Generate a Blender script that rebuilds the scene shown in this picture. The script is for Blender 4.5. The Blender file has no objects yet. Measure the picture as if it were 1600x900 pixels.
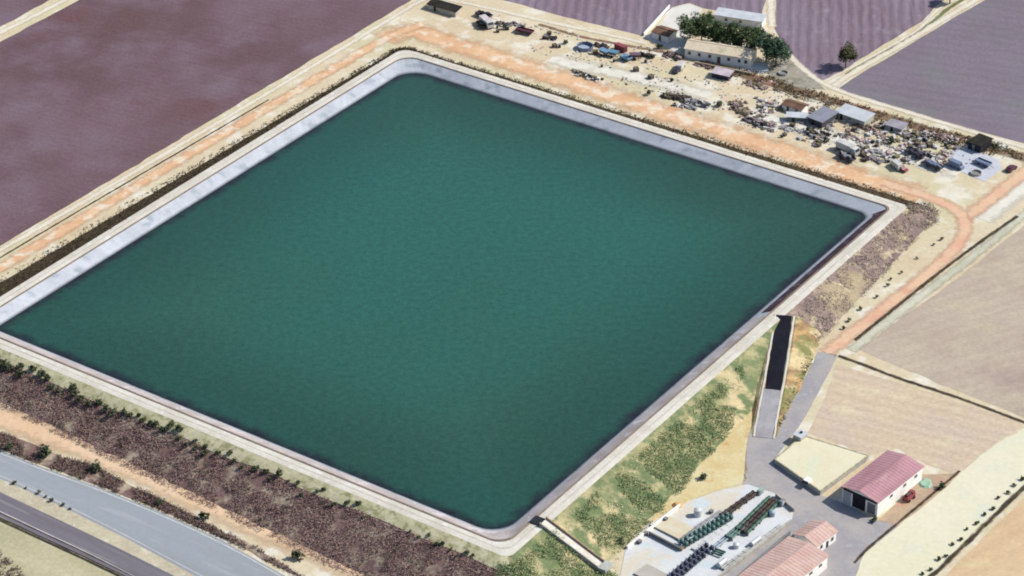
import bpy, math, random
import numpy as np
from mathutils import Matrix, Vector, noise as mn
from mathutils.geometry import tessellate_polygon
random.seed(7); rng = np.random.default_rng(7)
R = math.radians
S = bpy.context.scene
COL = S.collection

# ------------------------------------------------------------------ camera
F = 4297.0; PITCH = R(31.205); ROLL = R(0.3174); CAMZ = 398.2
_fw = np.array([0, math.cos(PITCH), -math.sin(PITCH)])
_rt = np.array([1.0, 0, 0]); _up = np.cross(_rt, _fw)
_r2 = _rt*math.cos(ROLL) - _up*math.sin(ROLL); _u2 = _up*math.cos(ROLL) + _rt*math.sin(ROLL)
cam = bpy.data.cameras.new('camera'); camo = bpy.data.objects.new('camera', cam); COL.objects.link(camo)
m = Matrix.Identity(4)
for i in range(3):
    m[i][0] = _r2[i]; m[i][1] = _u2[i]; m[i][2] = -_fw[i]
m[2][3] = CAMZ
camo.matrix_world = m
cam.sensor_width = 36; cam.lens = F/1600*36; cam.clip_start = 1; cam.clip_end = 9000
S.camera = camo
# ------------------------------------------------------------------ light
SUN_EL, SUN_AZ = R(43), R(84)          # azimuth measured from +Y towards +X
w = bpy.data.worlds.new('World'); S.world = w; w.use_nodes = True
nt = w.node_tree; bg = nt.nodes['Background']; bg.inputs[1].default_value = 0.10
sk = nt.nodes.new('ShaderNodeTexSky'); sk.sky_type = 'NISHITA'; sk.sun_disc = False
sk.sun_elevation = SUN_EL; sk.sun_rotation = SUN_AZ; sk.altitude = 200; sk.dust_density = 1.5
nt.links.new(sk.outputs[0], bg.inputs[0])
sl = bpy.data.lights.new('sun', 'SUN'); sl.energy = 4.2; sl.angle = R(0.5); sl.color = (1, .955, .88)
so = bpy.data.objects.new('sun', sl); COL.objects.link(so)
sd = Vector((math.sin(SUN_AZ)*math.cos(SUN_EL), math.cos(SUN_AZ)*math.cos(SUN_EL), math.sin(SUN_EL)))
so.rotation_euler = (-sd).to_track_quat('-Z', 'Y').to_euler()
S.view_settings.view_transform = 'Standard'; S.view_settings.look = 'None'
S.view_settings.gamma = 1; S.view_settings.exposure = 0.5; S.view_settings.use_curve_mapping = False
S.render.engine = 'CYCLES'
S.cycles.filter_width = 1.9
S.cycles.max_bounces = 5; S.cycles.transparent_max_bounces = 16

# ------------------------------------------------------------------ place helpers
GK = 0.0225
def gz(x, y): return -1.0 - GK*(797 - y)          # the land falls gently towards the viewer
def ray(px, py): return _fw*F + _r2*(px-800) - _u2*(py-450)
def at(px, py, h=0.0):                               # point of the sloping land under a pixel of the survey
    d = ray(px, py)
    t = (-1.0 - GK*797 + h - CAMZ)/(d[2] - GK*d[1])
    return Vector((d[0]*t, d[1]*t, CAMZ + d[2]*t))
def atz(px, py, z):
    d = ray(px, py); t = (z - CAMZ)/d[2]
    return Vector((d[0]*t, d[1]*t, z))
def ang(a, b):
    p, q = at(*a), at(*b); return math.atan2(q.y-p.y, q.x-p.x)

# ------------------------------------------------------------------ materials
def lin(c): return tuple((v/255/12.92) if v/255 <= .04045 else ((v/255+.055)/1.055)**2.4 for v in c)
K = 0.60                                             # seen colour -> base colour
def sc(c, k=None):
    k = K if k is None else k
    return tuple(v*k for v in lin(c))
def M(name, c1, c2=None, s=.05, c3=None, s3=.3, t3=.62, w3=.08, fine=.25, fs=1.2, rough=.92, bump=0, rows=None,
      k=None, spec=.1, stretch=None, metal=0, fade=False, c4=None, s4=.02, t4=.55):
    mt = bpy.data.materials.new(name); mt.use_nodes = True
    t = mt.node_tree; N = t.nodes; L = t.links
    b = N['Principled BSDF']; b.inputs['Roughness'].default_value = rough
    b.inputs['Specular IOR Level'].default_value = spec; b.inputs['Metallic'].default_value = metal
    tc = N.new('ShaderNodeTexCoord'); co = tc.outputs['Object']
    if stretch:
        mp = N.new('ShaderNodeMapping'); mp.inputs['Rotation'].default_value[2] = -stretch[0]
        mp2 = N.new('ShaderNodeMapping'); mp2.inputs['Scale'].default_value = (stretch[1], 1, 1)
        L.new(co, mp.inputs[0]); L.new(mp.outputs[0], mp2.inputs[0]); cs = mp2.outputs[0]
    else: cs = co
    def noi(scale, det=4, v=cs, r=.55):
        n = N.new('ShaderNodeTexNoise'); n.inputs['Scale'].default_value = scale; n.inputs['Detail'].default_value = det
        n.inputs['Roughness'].default_value = r
        L.new(v, n.inputs['Vector']); return n.outputs['Fac']
    def ramp(f, a, bb):
        n = N.new('ShaderNodeMapRange'); n.interpolation_type = 'SMOOTHSTEP'
        n.inputs[1].default_value = a; n.inputs[2].default_value = bb; L.new(f, n.inputs[0]); return n.outputs[0]
    def mix(f, a, bb, mode='MIX'):
        n = N.new('ShaderNodeMix'); n.data_type = 'RGBA'; n.blend_type = mode
        if isinstance(f, float): n.inputs[0].default_value = f
        else: L.new(f, n.inputs[0])
        for i, v in ((6, a), (7, bb)):
            if isinstance(v, tuple): n.inputs[i].default_value = (*v[:3], 1)
            else: L.new(v, n.inputs[i])
        return n.outputs[2]
    A = sc(c1, k); B = sc(c2 or c1, k)
    col = mix(ramp(noi(s), .35, .65), A, B)
    if c4: col = mix(ramp(noi(s4, 3), t4-.06, t4+.08), col, sc(c4, k))
    if c3: col = mix(ramp(noi(s3, 5), t3-w3, t3+w3), col, sc(c3, k))
    if rows:
        a, per, amt = rows
        mp = N.new('ShaderNodeMapping'); mp.inputs['Rotation'].default_value[2] = -a
        L.new(co, mp.inputs[0])
        sx = N.new('ShaderNodeSeparateXYZ'); L.new(mp.outputs[0], sx.inputs[0])
        nz = noi(.15, 2, co)
        ad = N.new('ShaderNodeMath'); ad.operation = 'MULTIPLY_ADD'; L.new(nz, ad.inputs[0]); ad.inputs[1].default_value = per*.7
        L.new(sx.outputs[1], ad.inputs[2])
        mu = N.new('ShaderNodeMath'); mu.operation = 'MULTIPLY'; L.new(ad.outputs[0], mu.inputs[0]); mu.inputs[1].default_value = 2*math.pi/per
        si = N.new('ShaderNodeMath'); si.operation = 'SINE'; L.new(mu.outputs[0], si.inputs[0])
        # broken up along the row
        mp3 = N.new('ShaderNodeMapping'); mp3.inputs['Scale'].default_value = (.06, 1.2, 1); L.new(mp.outputs[0], mp3.inputs[0])
        br = noi(1.0, 4, mp3.outputs[0])
        m1 = N.new('ShaderNodeMath'); m1.operation = 'MULTIPLY_ADD'; L.new(si.outputs[0], m1.inputs[0]); m1.inputs[1].default_value = amt*.35
        m1.inputs[2].default_value = 1.0
        m2 = N.new('ShaderNodeMath'); m2.operation = 'MULTIPLY_ADD'; L.new(br, m2.inputs[0]); m2.inputs[1].default_value = amt*1.8
        m2.inputs[2].default_value = -amt*.9
        m3 = N.new('ShaderNodeMath'); m3.operation = 'ADD'; L.new(m1.outputs[0], m3.inputs[0]); L.new(m2.outputs[0], m3.inputs[1])
        hs = N.new('ShaderNodeVectorMath'); hs.operation = 'SCALE'; L.new(col, hs.inputs[0]); L.new(m3.outputs[0], hs.inputs['Scale'])
        col = hs.outputs[0]
    if fine:
        f = noi(fs, 6, co, .7)
        mr = N.new('ShaderNodeMapRange'); mr.inputs[1].default_value = .25; mr.inputs[2].default_value = .75
        mr.inputs[3].default_value = 1-fine; mr.inputs[4].default_value = 1+fine; L.new(f, mr.inputs[0])
        hs = N.new('ShaderNodeVectorMath'); hs.operation = 'SCALE'; L.new(col, hs.inputs[0]); L.new(mr.outputs[0], hs.inputs['Scale'])
        col = hs.outputs[0]
    L.new(col, b.inputs['Base Color'])
    if bump:
        bp = N.new('ShaderNodeBump'); bp.inputs['Strength'].default_value = 1; bp.inputs['Distance'].default_value = bump
        L.new(noi(fs*1.3, 5, co, .65), bp.inputs['Height']); L.new(bp.outputs[0], b.inputs['Normal'])
    if fade:                                         # worn, ragged edges of a dirt track
        at_ = N.new('ShaderNodeAttribute'); at_.attribute_name = 'edge'
        n1 = noi(.35, 6, co, .7)
        a1 = N.new('ShaderNodeMath'); a1.operation = 'MULTIPLY_ADD'; L.new(n1, a1.inputs[0]); a1.inputs[1].default_value = 1.3
        a1.inputs[2].default_value = -.65
        a2 = N.new('ShaderNodeMath'); a2.operation = 'ADD'; L.new(a1.outputs[0], a2.inputs[0]); L.new(at_.outputs['Fac'], a2.inputs[1])
        L.new(ramp(a2.outputs[0], .0, .75), b.inputs['Alpha'])
    return mt

def plain(name, c, rough=.6, fine=.12, fs=1.5, spec=.3, k=None, c2=None, s=.4, metal=0, bump=0):
    return M(name, c, c2 or tuple(v*.9 for v in c), s=s, fine=fine, fs=fs, rough=rough, spec=spec, k=k, metal=metal, bump=bump)

# ------------------------------------------------------------------ mesh helpers
def tag(o, label=None, cat=None, group=None, kind=None):
    if label: o['label'] = label
    if cat: o['category'] = cat
    if group: o['group'] = group
    if kind: o['kind'] = kind
    return o
def link(name, me, mats=None, parent=None):
    o = bpy.data.objects.new(name, me); COL.objects.link(o)
    if mats:
        for q in (mats if isinstance(mats, (list, tuple)) else [mats]): me.materials.append(q)
    if parent: o.parent = parent
    return o
class MB:
    def __init__(s): s.v = []; s.f = []; s.m = []
    def add(s, vs, fs, mi=0, X=None):
        n = len(s.v)
        s.v += [tuple(X @ Vector(v)) if X else tuple(v) for v in vs]
        s.f += [tuple(i+n for i in f) for f in fs]; s.m += [mi]*len(fs)
        return s
    def box(s, c, d, rz=0, mi=0, rx=0, ry=0):
        X = Matrix.Translation(c) @ Matrix.Rotation(rz, 4, 'Z') @ Matrix.Rotation(ry, 4, 'Y') @ Matrix.Rotation(rx, 4, 'X')
        a, b, e = d[0]/2, d[1]/2, d[2]/2
        vs = [(x, y, z) for z in (-e, e) for y in (-b, b) for x in (-a, a)]
        return s.add(vs, [(0,2,3,1),(4,5,7,6),(0,1,5,4),(2,6,7,3),(0,4,6,2),(1,3,7,5)], mi, X)
    def cyl(s, p, q, r0, r1=None, n=10, mi=0, caps=True):
        r1 = r0 if r1 is None else r1
        p, q = Vector(p), Vector(q); d = (q-p).normalized()
        a = d.orthogonal().normalized(); b = d.cross(a)
        vs = []
        for c, r in ((p, r0), (q, r1)):
            for i in range(n):
                t = 2*math.pi*i/n; vs.append(tuple(c + a*math.cos(t)*r + b*math.sin(t)*r))
        fs = [(i, (i+1) % n, n+(i+1) % n, n+i) for i in range(n)]
        if caps: fs += [tuple(range(n-1, -1, -1)), tuple(range(n, 2*n))]
        return s.add(vs, fs, mi)
    def prism(s, prof, y0, y1, mi=0):                # profile in xz, extruded along y
        n = len(prof)
        vs = [(x, y0, z) for x, z in prof] + [(x, y1, z) for x, z in prof]
        fs = [(i, (i+1) % n, n+(i+1) % n, n+i) for i in range(n)] + [tuple(range(n-1, -1, -1)), tuple(range(n, 2*n))]
        return s.add(vs, fs, mi)
    def build(s, name, mats, parent=None, smooth=False):
        me = bpy.data.meshes.new(name); me.from_pydata(s.v, [], s.f)
        for p, k in zip(me.polygons, s.m): p.material_index = k
        if smooth: me.polygons.foreach_set('use_smooth', [True]*len(me.polygons))
        return link(name, me, mats, parent)
def root(name, loc, rz, label, cat, group=None):
    o = bpy.data.objects.new(name, None); COL.objects.link(o)
    o.location = loc; o.rotation_euler = (0, 0, rz); o.empty_display_size = .5
    return tag(o, label, cat, group)
def copytree(o, parent=None):
    c = o.copy(); COL.objects.link(c); c.parent = parent
    for ch in o.children: copytree(ch, c)
    return c

def wobble(pts, step=3.0, amp=.5, sd=0.0, closed=True):
    out = []; n = len(pts)
    for i in range(n if closed else n-1):
        a, b = pts[i], pts[(i+1) % n]; d = (b-a).length; k = max(1, min(400, int(d/step)))
        for j in range(k):
            p = a.lerp(b, j/k)
            if amp:
                q = Vector((p.x*.16+sd, p.y*.16, sd)); r = Vector((p.x*.7, p.y*.7, sd+9))
                p = p + Vector((mn.noise(q)+.5*mn.noise(r), mn.noise(q+Vector((37, 5, 1)))+.5*mn.noise(r+Vector((7, 3, 1))), 0))*amp
                p.z = 0
            out.append(p)
    if not closed: out.append(pts[-1])
    return out
def patch(name, pix, mt, lift=.03, amp=.6, step=3.0, kind='structure', sd=1.0):
    P = wobble([at(*p).xy.to_3d() for p in pix], step, amp, sd)
    tri = tessellate_polygon([P])
    me = bpy.data.meshes.new(name)
    fs = []
    for t in tri:
        a, b, c = (P[i] for i in t)
        fs.append(t if (b-a).cross(c-a).z > 0 else t[::-1])
    me.from_pydata([(p.x, p.y, gz(p.x, p.y)+lift) for p in P], [], fs)
    o = link(name, me, mt)
    if kind: o['kind'] = kind
    return o
def ribbon(name, pix, width, mt, lift=.05, step=2.5, amp=.15, z=None, crown=0, kind='structure', pts=None, sd=3.0):
    P = pts or [(at(*p) if z is None else atz(p[0], p[1], z)) for p in pix]
    # arc-length resample with smoothing
    P = [p.xy.to_3d() for p in P]
    if len(P) > 2:
        for _ in range(2):
            Q = [P[0]]
            for a, b in zip(P, P[1:]): Q += [a.lerp(b, .25), a.lerp(b, .75)]
            P = Q + [P[-1]]
    L_ = [0]
    for a, b in zip(P, P[1:]): L_.append(L_[-1]+(b-a).length)
    n = max(2, int(L_[-1]/step)); vs = []; ed = []
    cols = [-1, -.55, 0, .55, 1]
    pts2 = []
    for i in range(n+1):
        s = L_[-1]*i/n; j = max(k for k in range(len(L_)) if L_[k] <= s+1e-6); j = min(j, len(P)-2)
        pts2.append(P[j].lerp(P[j+1], (s-L_[j])/max(1e-6, L_[j+1]-L_[j])))
    for i, p in enumerate(pts2):
        q = pts2[min(i+1, n)]-pts2[max(i-1, 0)]; q.normalize(); nrm = Vector((-q.y, q.x, 0))
        f = i/n; wd = width if not isinstance(width, tuple) else width[0]+(width[1]-width[0])*f
        for c in cols:
            off = c*wd/2 + (mn.noise(Vector((p.x*.3+c*4, p.y*.3, sd)))*amp)
            r = p + nrm*off
            vs.append((r.x, r.y, (gz(r.x, r.y) if z is None else z)+lift)); ed.append(1-abs(c))
    m_ = len(cols)
    fs = [(i*m_+c+1, i*m_+c, (i+1)*m_+c, (i+1)*m_+c+1) for i in range(n) for c in range(m_-1)]
    me = bpy.data.meshes.new(name); me.from_pydata(vs, [], fs)
    if vs and (Vector(vs[fs[0][1]])-Vector(vs[fs[0][0]])).cross(Vector(vs[fs[0][2]])-Vector(vs[fs[0][0]])).z < 0: me.flip_normals()
    a = me.attributes.new('edge', 'FLOAT', 'POINT'); a.data.foreach_set('value', ed)
    o = link(name, me, mt)
    if kind: o['kind'] = kind
    return o

# ------------------------------------------------------------------ setting: materials
ROWDIR = ang((1300, 110), (1300, 0))
ABDIR = math.atan2(157.4, 109.1); BCDIR = ABDIR-math.pi/2
m_ground = M('pale dry earth', (232, 220, 190), (224, 205, 172), s=.035, c3=(242, 236, 218), s3=.12, t3=.58, fine=.16, fs=.9, c4=(222, 212, 176))
m_fieldA = M('purple brown ploughed soil', (126, 104, 112), (112, 88, 92), s=.012, c3=(132, 113, 125), s3=.05, t3=.56, w3=.2, fine=.24, fs=1.1, rows=(R(-26), 2.6, .07), c4=(118, 88, 92), s4=.02, t4=.6)
m_fieldB = M('purple tilled soil in rows', (144, 130, 144), (138, 120, 134), s=.03, fine=.14, fs=1.0, rows=(ROWDIR, 3.4, .40), c3=(150, 138, 150), s3=.12)
m_fieldC = M('grey purple soil', (140, 130, 144), (134, 122, 134), s=.02, c3=(134, 132, 136), s3=.05, t3=.58, w3=.15, fine=.18, fs=1.0, rows=(R(-20), 5, .08), c4=(144, 130, 138), s4=.012)
m_fieldD = M('stubble field', (202, 187, 170), (190, 174, 158), s=.03, c3=(206, 192, 168), s3=.1, t3=.56, fine=.16, fs=.9, w3=.16, rows=(R(28), 4, .08), c4=(182, 164, 154), s4=.02)
m_fieldE = M('tan stubble field', (222, 202, 174), (216, 198, 180), s=.05, c3=(228, 214, 182), s3=.14, fine=.18, fs=.9, rows=(R(-25), 4, .11))
m_fieldF = M('pale straw field', (244, 238, 212), (238, 234, 202), s=.05, c3=(234, 236, 214), s3=.1, fine=.08, fs=.7)
m_fieldG = M('orange tan field', (230, 202, 164), (222, 190, 152), s=.05, c3=(228, 208, 164), s3=.1, fine=.12, fs=.8, rows=(R(38), 5, .06))
m_orange = M('orange dirt track', (242, 202, 162), (234, 188, 148), s=.09, c3=(246, 228, 202), s3=.2, t3=.56, fine=.14, fs=.8, fade=True, c4=(232, 186, 152), s4=.03, t4=.62)
m_orangeN = M('orange dirt of lower track', (244, 214, 180), (238, 204, 168), s=.06, c3=(214, 172, 132), s3=.35, t3=.68, fine=.12, fs=.8, fade=True)
m_red = M('reddish dirt track', (240, 194, 164), (240, 206, 172), s=.1, c3=(234, 182, 152), s3=.12, fine=.12, fs=.8, fade=True)
m_white = M('pale limestone track', (244, 236, 216), (236, 226, 206), s=.1, fine=.12, fs=.9, fade=True)
m_asph = M('old asphalt', (190, 184, 180), (172, 170, 174), s=.12, c3=(184, 184, 186), s3=.5, t3=.62, fine=.10, fs=1.2)
m_mway1 = M('grey motorway asphalt', (168, 176, 184), (162, 168, 174), s=.06, fine=.06, fs=.8, stretch=(BCDIR, .12), c3=(178, 184, 190), s3=.4)
m_mway2 = M('darker motorway asphalt', (136, 132, 142), (122, 118, 126), s=.3, fine=.06, fs=.8, stretch=(BCDIR, .04), c3=(158, 154, 158), s3=.5)
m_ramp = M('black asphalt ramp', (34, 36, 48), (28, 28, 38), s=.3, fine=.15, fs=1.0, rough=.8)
m_line = plain('white road paint', (228, 228, 224), fine=.15)
m_ditch = M('dark damp ditch', (92, 80, 66), (70, 62, 52), s=.4, fine=.3, fs=1.2, fade=True, c3=(110, 104, 74))
m_weed = M('dry brown weeds ground', (150, 124, 104), (126, 112, 84), s=.12, c3=(172, 144, 124), s3=.4, t3=.58, fine=.3, fs=1.1, fade=True, c4=(158, 112, 96), s4=.05)
m_greenstrip = M('green roadside grass', (132, 142, 100), (110, 116, 84), s=.3, fine=.3, fs=1.2, fade=True)
m_verge = M('olive dry verge', (206, 198, 164), (188, 182, 148), s=.1, c3=(222, 212, 184), s3=.3, fine=.2, fs=.9, stretch=(BCDIR, .2))
m_median = M('dusty median', (214, 204, 178), (200, 190, 166), s=.15, c3=(228, 220, 200), s3=.4, fine=.2, fs=1.0)
m_bankdark = M('shade darkened bank soil', (92, 80, 58), (78, 62, 50), s=.12, c3=(116, 106, 78), s3=.5, t3=.66, fine=.35, fs=1.0)  # soil colour darkened to carry the shade of the far slopes
m_bankscrub = M('dusty grey bank soil', (160, 140, 132), (136, 118, 116), s=.15, c3=(206, 192, 160), s3=.25, t3=.6, fine=.28, fs=1.0, c4=(184, 168, 140), s4=.05)
m_bankpurple = M('dry purple brown soil', (142, 116, 110), (118, 94, 92), s=.15, c3=(198, 182, 160), s3=.22, t3=.57, w3=.12, fine=.35, fs=1.1)
m_banktop = M('pale clay under the crest', (222, 216, 182), (200, 196, 156), s=.25, c3=(168, 166, 124), s3=.5, t3=.58, fine=.22, fs=1.1)
m_bankgreen = M('green and straw bank', (154, 156, 114), (196, 186, 144), s=.14, c3=(124, 138, 98), s3=.2, t3=.5, fine=.28, fs=1.1, c4=(220, 202, 160), s4=.06, t4=.56)
m_bankcream = M('cream clay bank', (226, 218, 180), (206, 198, 152), s=.1, c3=(182, 170, 118), s3=.2, t3=.6, fine=.2, fs=1.0)
m_crest = M('pale gravel crest', (236, 232, 220), (222, 216, 202), s=.12, c3=(244, 242, 236), s3=.4, fine=.16, fs=1.1)
m_kerb = M('brown crest kerb', (160, 142, 126), (138, 124, 112), s=.2, fine=.2, fs=1.5)
m_slab = M('whitish concrete slab', (234, 238, 240), (226, 228, 232), s=.15, c3=(218, 232, 238), s3=.2, fine=.08, fs=1.1, c4=(232, 224, 206), s4=.08)
m_tank = M('cream roof membrane', (244, 238, 208), (240, 232, 200), s=.12, fine=.06, fs=.9, c3=(234, 236, 206), s3=.15)

# ------------------------------------------------------------------ reservoir
CW = [Vector((-142.1, 640.2, 0)), Vector((-33.0, 797.6, 0)), Vector((105.1, 700.6, 0)), Vector((-3.3, 543.5, 0))]
RAD = [2, 8, 4, 7]; RADO = [2, 4, 1.5, 2.5]
ZW = -1.8
IDX = []                                              # (side, k): k<0 corner arc step, else fraction along the side
for _i in range(4):
    for _k in range(9): IDX.append((_i, -1-_k))
    _n = int((CW[(_i+1) % 4]-CW[_i]).length/3)
    for _j in range(1, _n): IDX.append((_i, _j/_n))
def rad(i, o):
    f = min(1, max(0, o/OFF_OUT)); r = RAD[i]*(1-f)+RADO[i]*f
    return max(.05, r+min(0, o)) if o <= 0 else max(.3, r+max(0, o-OFF_OUT)*.8)
def pos(j, o):                                        # point of the rounded rectangle at offset o from the waterline
    i, k = IDX[j % len(IDX)]
    a, b, prev, nxt = CW[i], CW[(i+1) % 4], CW[i-1], CW[(i+2) % 4]
    d = (b-a).normalized(); dp = (a-prev).normalized()
    n0 = Vector((-dp.y, dp.x, 0)); n1 = Vector((-d.y, d.x, 0)); r = rad(i, o)
    ca = a+dp*o-d*o                                   # outset corner
    if k < 0:
        th = (-k-1)/8*math.pi/2; c = ca-dp*r+d*r
        return c+(n0*math.cos(th)+n1*math.sin(th))*r
    dn = (nxt-b).normalized(); cb = b+d*o-dn*o; rb = rad((i+1) % 4, o)
    s0 = ca+d*r; s1 = cb-d*rb
    return s0.lerp(s1, k)
OFF_IN, OFF_OUT = 4.3, 8.3
def perimeter():
    out = []
    for j, (i, k) in enumerate(IDX):
        p = pos(j, 0); out.append((p, (pos(j, 8)-p).normalized(), i-.5 if k < 0 else i+k))
    return out
PER = perimeter(); NP = len(PER)
OFF_IN, OFF_OUT = 4.3, 8.3
def slope_k(u):                                       # run per metre of fall round the bank
    if u < 0: u += 4
    return 2.35 if 2 <= u < 3 else 2.6
def toe(i, u):
    k = slope_k(u); o = OFF_OUT
    for _ in range(12):
        q = pos(i, o); o = OFF_OUT - k*(gz(q.x, q.y)-.35)
    return o
def ring(name, spec, mt, idx=None, kind='structure', uvm=True, nz=0.0):
    """spec: function (i,p,n,u) -> list of (offset, z)"""
    idx = list(range(NP)) if idx is None else idx
    closed = len(idx) == NP
    vs = []; uv = []; s = 0; last = None
    for i in idx:
        p, n, u = PER[i]
        if last is not None: s += (p-last).length
        last = p
        for o, z in spec(i, p, n, u):
            q = pos(i, o)
            j = mn.noise(Vector((q.x*.25, q.y*.25, 3)))*nz*max(0, min(1, (o-OFF_OUT-1.5)/4))
            vs.append((q.x+n.x*j, q.y+n.y*j, z+j*.2)); uv.append((s, o))
    c = len(vs)//len(idx); n_ = len(idx); fs = []
    for a in range(n_ if closed else n_-1):
        b = (a+1) % n_
        for k in range(c-1): fs.append((a*c+k, a*c+k+1, b*c+k+1, b*c+k))
    me = bpy.data.meshes.new(name); me.from_pydata(vs, [], fs)
    nn = (Vector(vs[fs[0][1]])-Vector(vs[fs[0][0]])).cross(Vector(vs[fs[0][2]])-Vector(vs[fs[0][0]]))
    if nn.z < 0: me.flip_normals()
    ul = me.uv_layers.new(name='UVMap')
    for lp in me.loops: ul.data[lp.index].uv = uv[lp.vertex_index]
    o = link(name, me, mt); o['kind'] = kind
    return o
# land sheet, with the basin left open
def land(i, p, n, u): 
    return [(o, gz(*pos(i, o).xy)) for o in (8.8, 14, 22, 34, 55, 90, 150, 300, 700, 2200)]
ring('ground', land, m_ground)
# water
wm = bpy.data.materials.new('green reservoir water'); wm.use_nodes = True
t = wm.node_tree; N = t.nodes; L = t.links; b = N['Principled BSDF']
tc = N.new('ShaderNodeTexCoord')
def wn(s, d, r=.5, st=None):
    n = N.new('ShaderNodeTexNoise'); n.inputs['Scale'].default_value = s; n.inputs['Detail'].default_value = d; n.inputs['Roughness'].default_value = r
    L.new(tc.outputs['Object'], n.inputs['Vector']); return n.outputs['Fac']
def wr(f, a, c, lo=0, hi=1):
    n = N.new('ShaderNodeMapRange'); n.interpolation_type = 'SMOOTHSTEP'
    for i, v in enumerate((a, c, lo, hi)): n.inputs[i+1].default_value = v
    L.new(f, n.inputs[0]); return n.outputs[0]
def wx(f, a, c):
    n = N.new('ShaderNodeMix'); n.data_type = 'RGBA'; L.new(f, n.inputs[0])
    for i, v in ((6, a), (7, c)):
        if isinstance(v, tuple): n.inputs[i].default_value = (*v, 1)
        else: L.new(v, n.inputs[i])
    return n.outputs[2]
ea = N.new('ShaderNodeAttribute'); ea.attribute_name = 'shore_dist'
WDEEP, WGREEN, WEDGE = (.017, .080, .063), (.020, .068, .048), (.014, .014, .022)
c = wx(wr(wn(.008, 4), .3, .7), WDEEP, WGREEN)
e1 = N.new('ShaderNodeMath'); e1.operation = 'MULTIPLY_ADD'; L.new(wn(.22, 5, .65), e1.inputs[0]); e1.inputs[1].default_value = 6; e1.inputs[2].default_value = -3
e2 = N.new('ShaderNodeMath'); e2.operation = 'ADD'; L.new(e1.outputs[0], e2.inputs[0]); L.new(ea.outputs['Fac'], e2.inputs[1])
c = wx(wr(e2.outputs[0], -.6, 4.2), WEDGE, c)
h0_ = N.new('ShaderNodeVectorMath'); h0_.operation = 'SCALE'; L.new(c, h0_.inputs[0]); L.new(wr(ea.outputs['Fac'], 0, 50, .74, 1.06), h0_.inputs['Scale']); c = h0_.outputs[0]  # colour gets darker towards the waterline
hs = N.new('ShaderNodeVectorMath'); hs.operation = 'SCALE'; L.new(c, hs.inputs[0]); L.new(wr(wn(.55, 7, .8), .3, .7, .80, 1.2), hs.inputs['Scale'])
L.new(hs.outputs[0], b.inputs['Base Color'])
b.inputs['Roughness'].default_value = .32; b.inputs['IOR'].default_value = 1.33
bp = N.new('ShaderNodeBump'); bp.inputs['Distance'].default_value = .10; bp.inputs['Strength'].default_value = .6; L.new(wn(1.4, 4, .6), bp.inputs['Height']); L.new(bp.outputs[0], b.inputs['Normal'])
vs = []; ed = []; fs = []
offs = [.6, -.6, -1.5, -2.5, -4, -6, -9, -14, -22, -32, -45]
for j in range(NP):
    for o in offs:
        q = pos(j, o); vs.append((q.x, q.y, ZW)); ed.append(-o if o < 0 else 0)
k = len(offs)
for a in range(NP):
    bb = (a+1) % NP
    for j in range(k-1): fs.append((a*k+j, bb*k+j, bb*k+j+1, a*k+j+1))
me = bpy.data.meshes.new('reservoir_water')
cc = sum(CW, Vector())/4; vs.append((cc.x, cc.y, ZW)); ed.append(60)
for a in range(NP): fs.append((a*k+k-1, ((a+1) % NP)*k+k-1, len(vs)-1))
me.from_pydata(vs, [], fs)
if me.polygons[0].normal.z < 0: me.flip_normals()
a = me.attributes.new('shore_dist', 'FLOAT', 'POINT'); a.data.foreach_set('value', ed)
link('reservoir_water', me, wm)['kind'] = 'structure'
# lining
lm = M('grey lining sheet', (204, 210, 220), (192, 198, 208), s=.08, fine=.13, fs=1.0, rough=.55, spec=.3, c3=(168, 178, 188), s3=.25, t3=.6)
t = lm.node_tree; N = t.nodes; L = t.links; b = N['Principled BSDF']
src = b.inputs['Base Color'].links[0].from_socket
uvn = N.new('ShaderNodeUVMap'); mp = N.new('ShaderNodeMapping'); mp.inputs['Scale'].default_value = (.45, .05, 1); L.new(uvn.outputs[0], mp.inputs[0])
nn = N.new('ShaderNodeTexNoise'); nn.inputs['Scale'].default_value = 1; nn.inputs['Detail'].default_value = 4; L.new(mp.outputs[0], nn.inputs[0])
sx = N.new('ShaderNodeSeparateXYZ'); L.new(uvn.outputs[0], sx.inputs[0])
mr = N.new('ShaderNodeMapRange'); mr.interpolation_type = 'SMOOTHSTEP'; mr.inputs[1].default_value = .0; mr.inputs[2].default_value = .9; mr.inputs[3].default_value = .32; mr.inputs[4].default_value = 1; L.new(sx.outputs[1], mr.inputs[0])
m1 = N.new('ShaderNodeMath'); m1.operation = 'MULTIPLY_ADD'; L.new(nn.outputs[0], m1.inputs[0]); m1.inputs[1].default_value = .35; m1.inputs[2].default_value = .82
m2 = N.new('ShaderNodeMath'); m2.operation = 'MULTIPLY'; L.new(m1.outputs[0], m2.inputs[0]); L.new(mr.outputs[0], m2.inputs[1])
hs = N.new('ShaderNodeVectorMath'); hs.operation = 'SCALE'; L.new(src, hs.inputs[0]); L.new(m2.outputs[0], hs.inputs['Scale']); L.new(hs.outputs[0], b.inputs['Base Color'])
ring('embankment_lining', lambda i, p, n, u: [(-5, ZW-2.1), (0, ZW), (.8, ZW+.33), (2.2, -.88), (OFF_IN, 0)], lm)
m_lin2 = M('dusty brown lining', (206, 198, 196), (186, 176, 174), s=.12, c3=(222, 216, 220), s3=.3, fine=.1, fs=1.2)
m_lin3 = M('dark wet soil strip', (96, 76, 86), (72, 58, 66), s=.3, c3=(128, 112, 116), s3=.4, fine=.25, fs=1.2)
ring('embankment_kerb', lambda i, p, n, u: [(OFF_IN-.05, -.05), (OFF_IN-.05, .14), (OFF_IN+.45, .14), (OFF_IN+.45, -.05)], m_kerb)
ring('gravel_path', lambda i, p, n, u: [(OFF_IN+.4, .0), (6.0, .06), (7.2, .05), (OFF_OUT+.1, -.04)], m_crest, nz=.0)

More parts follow.
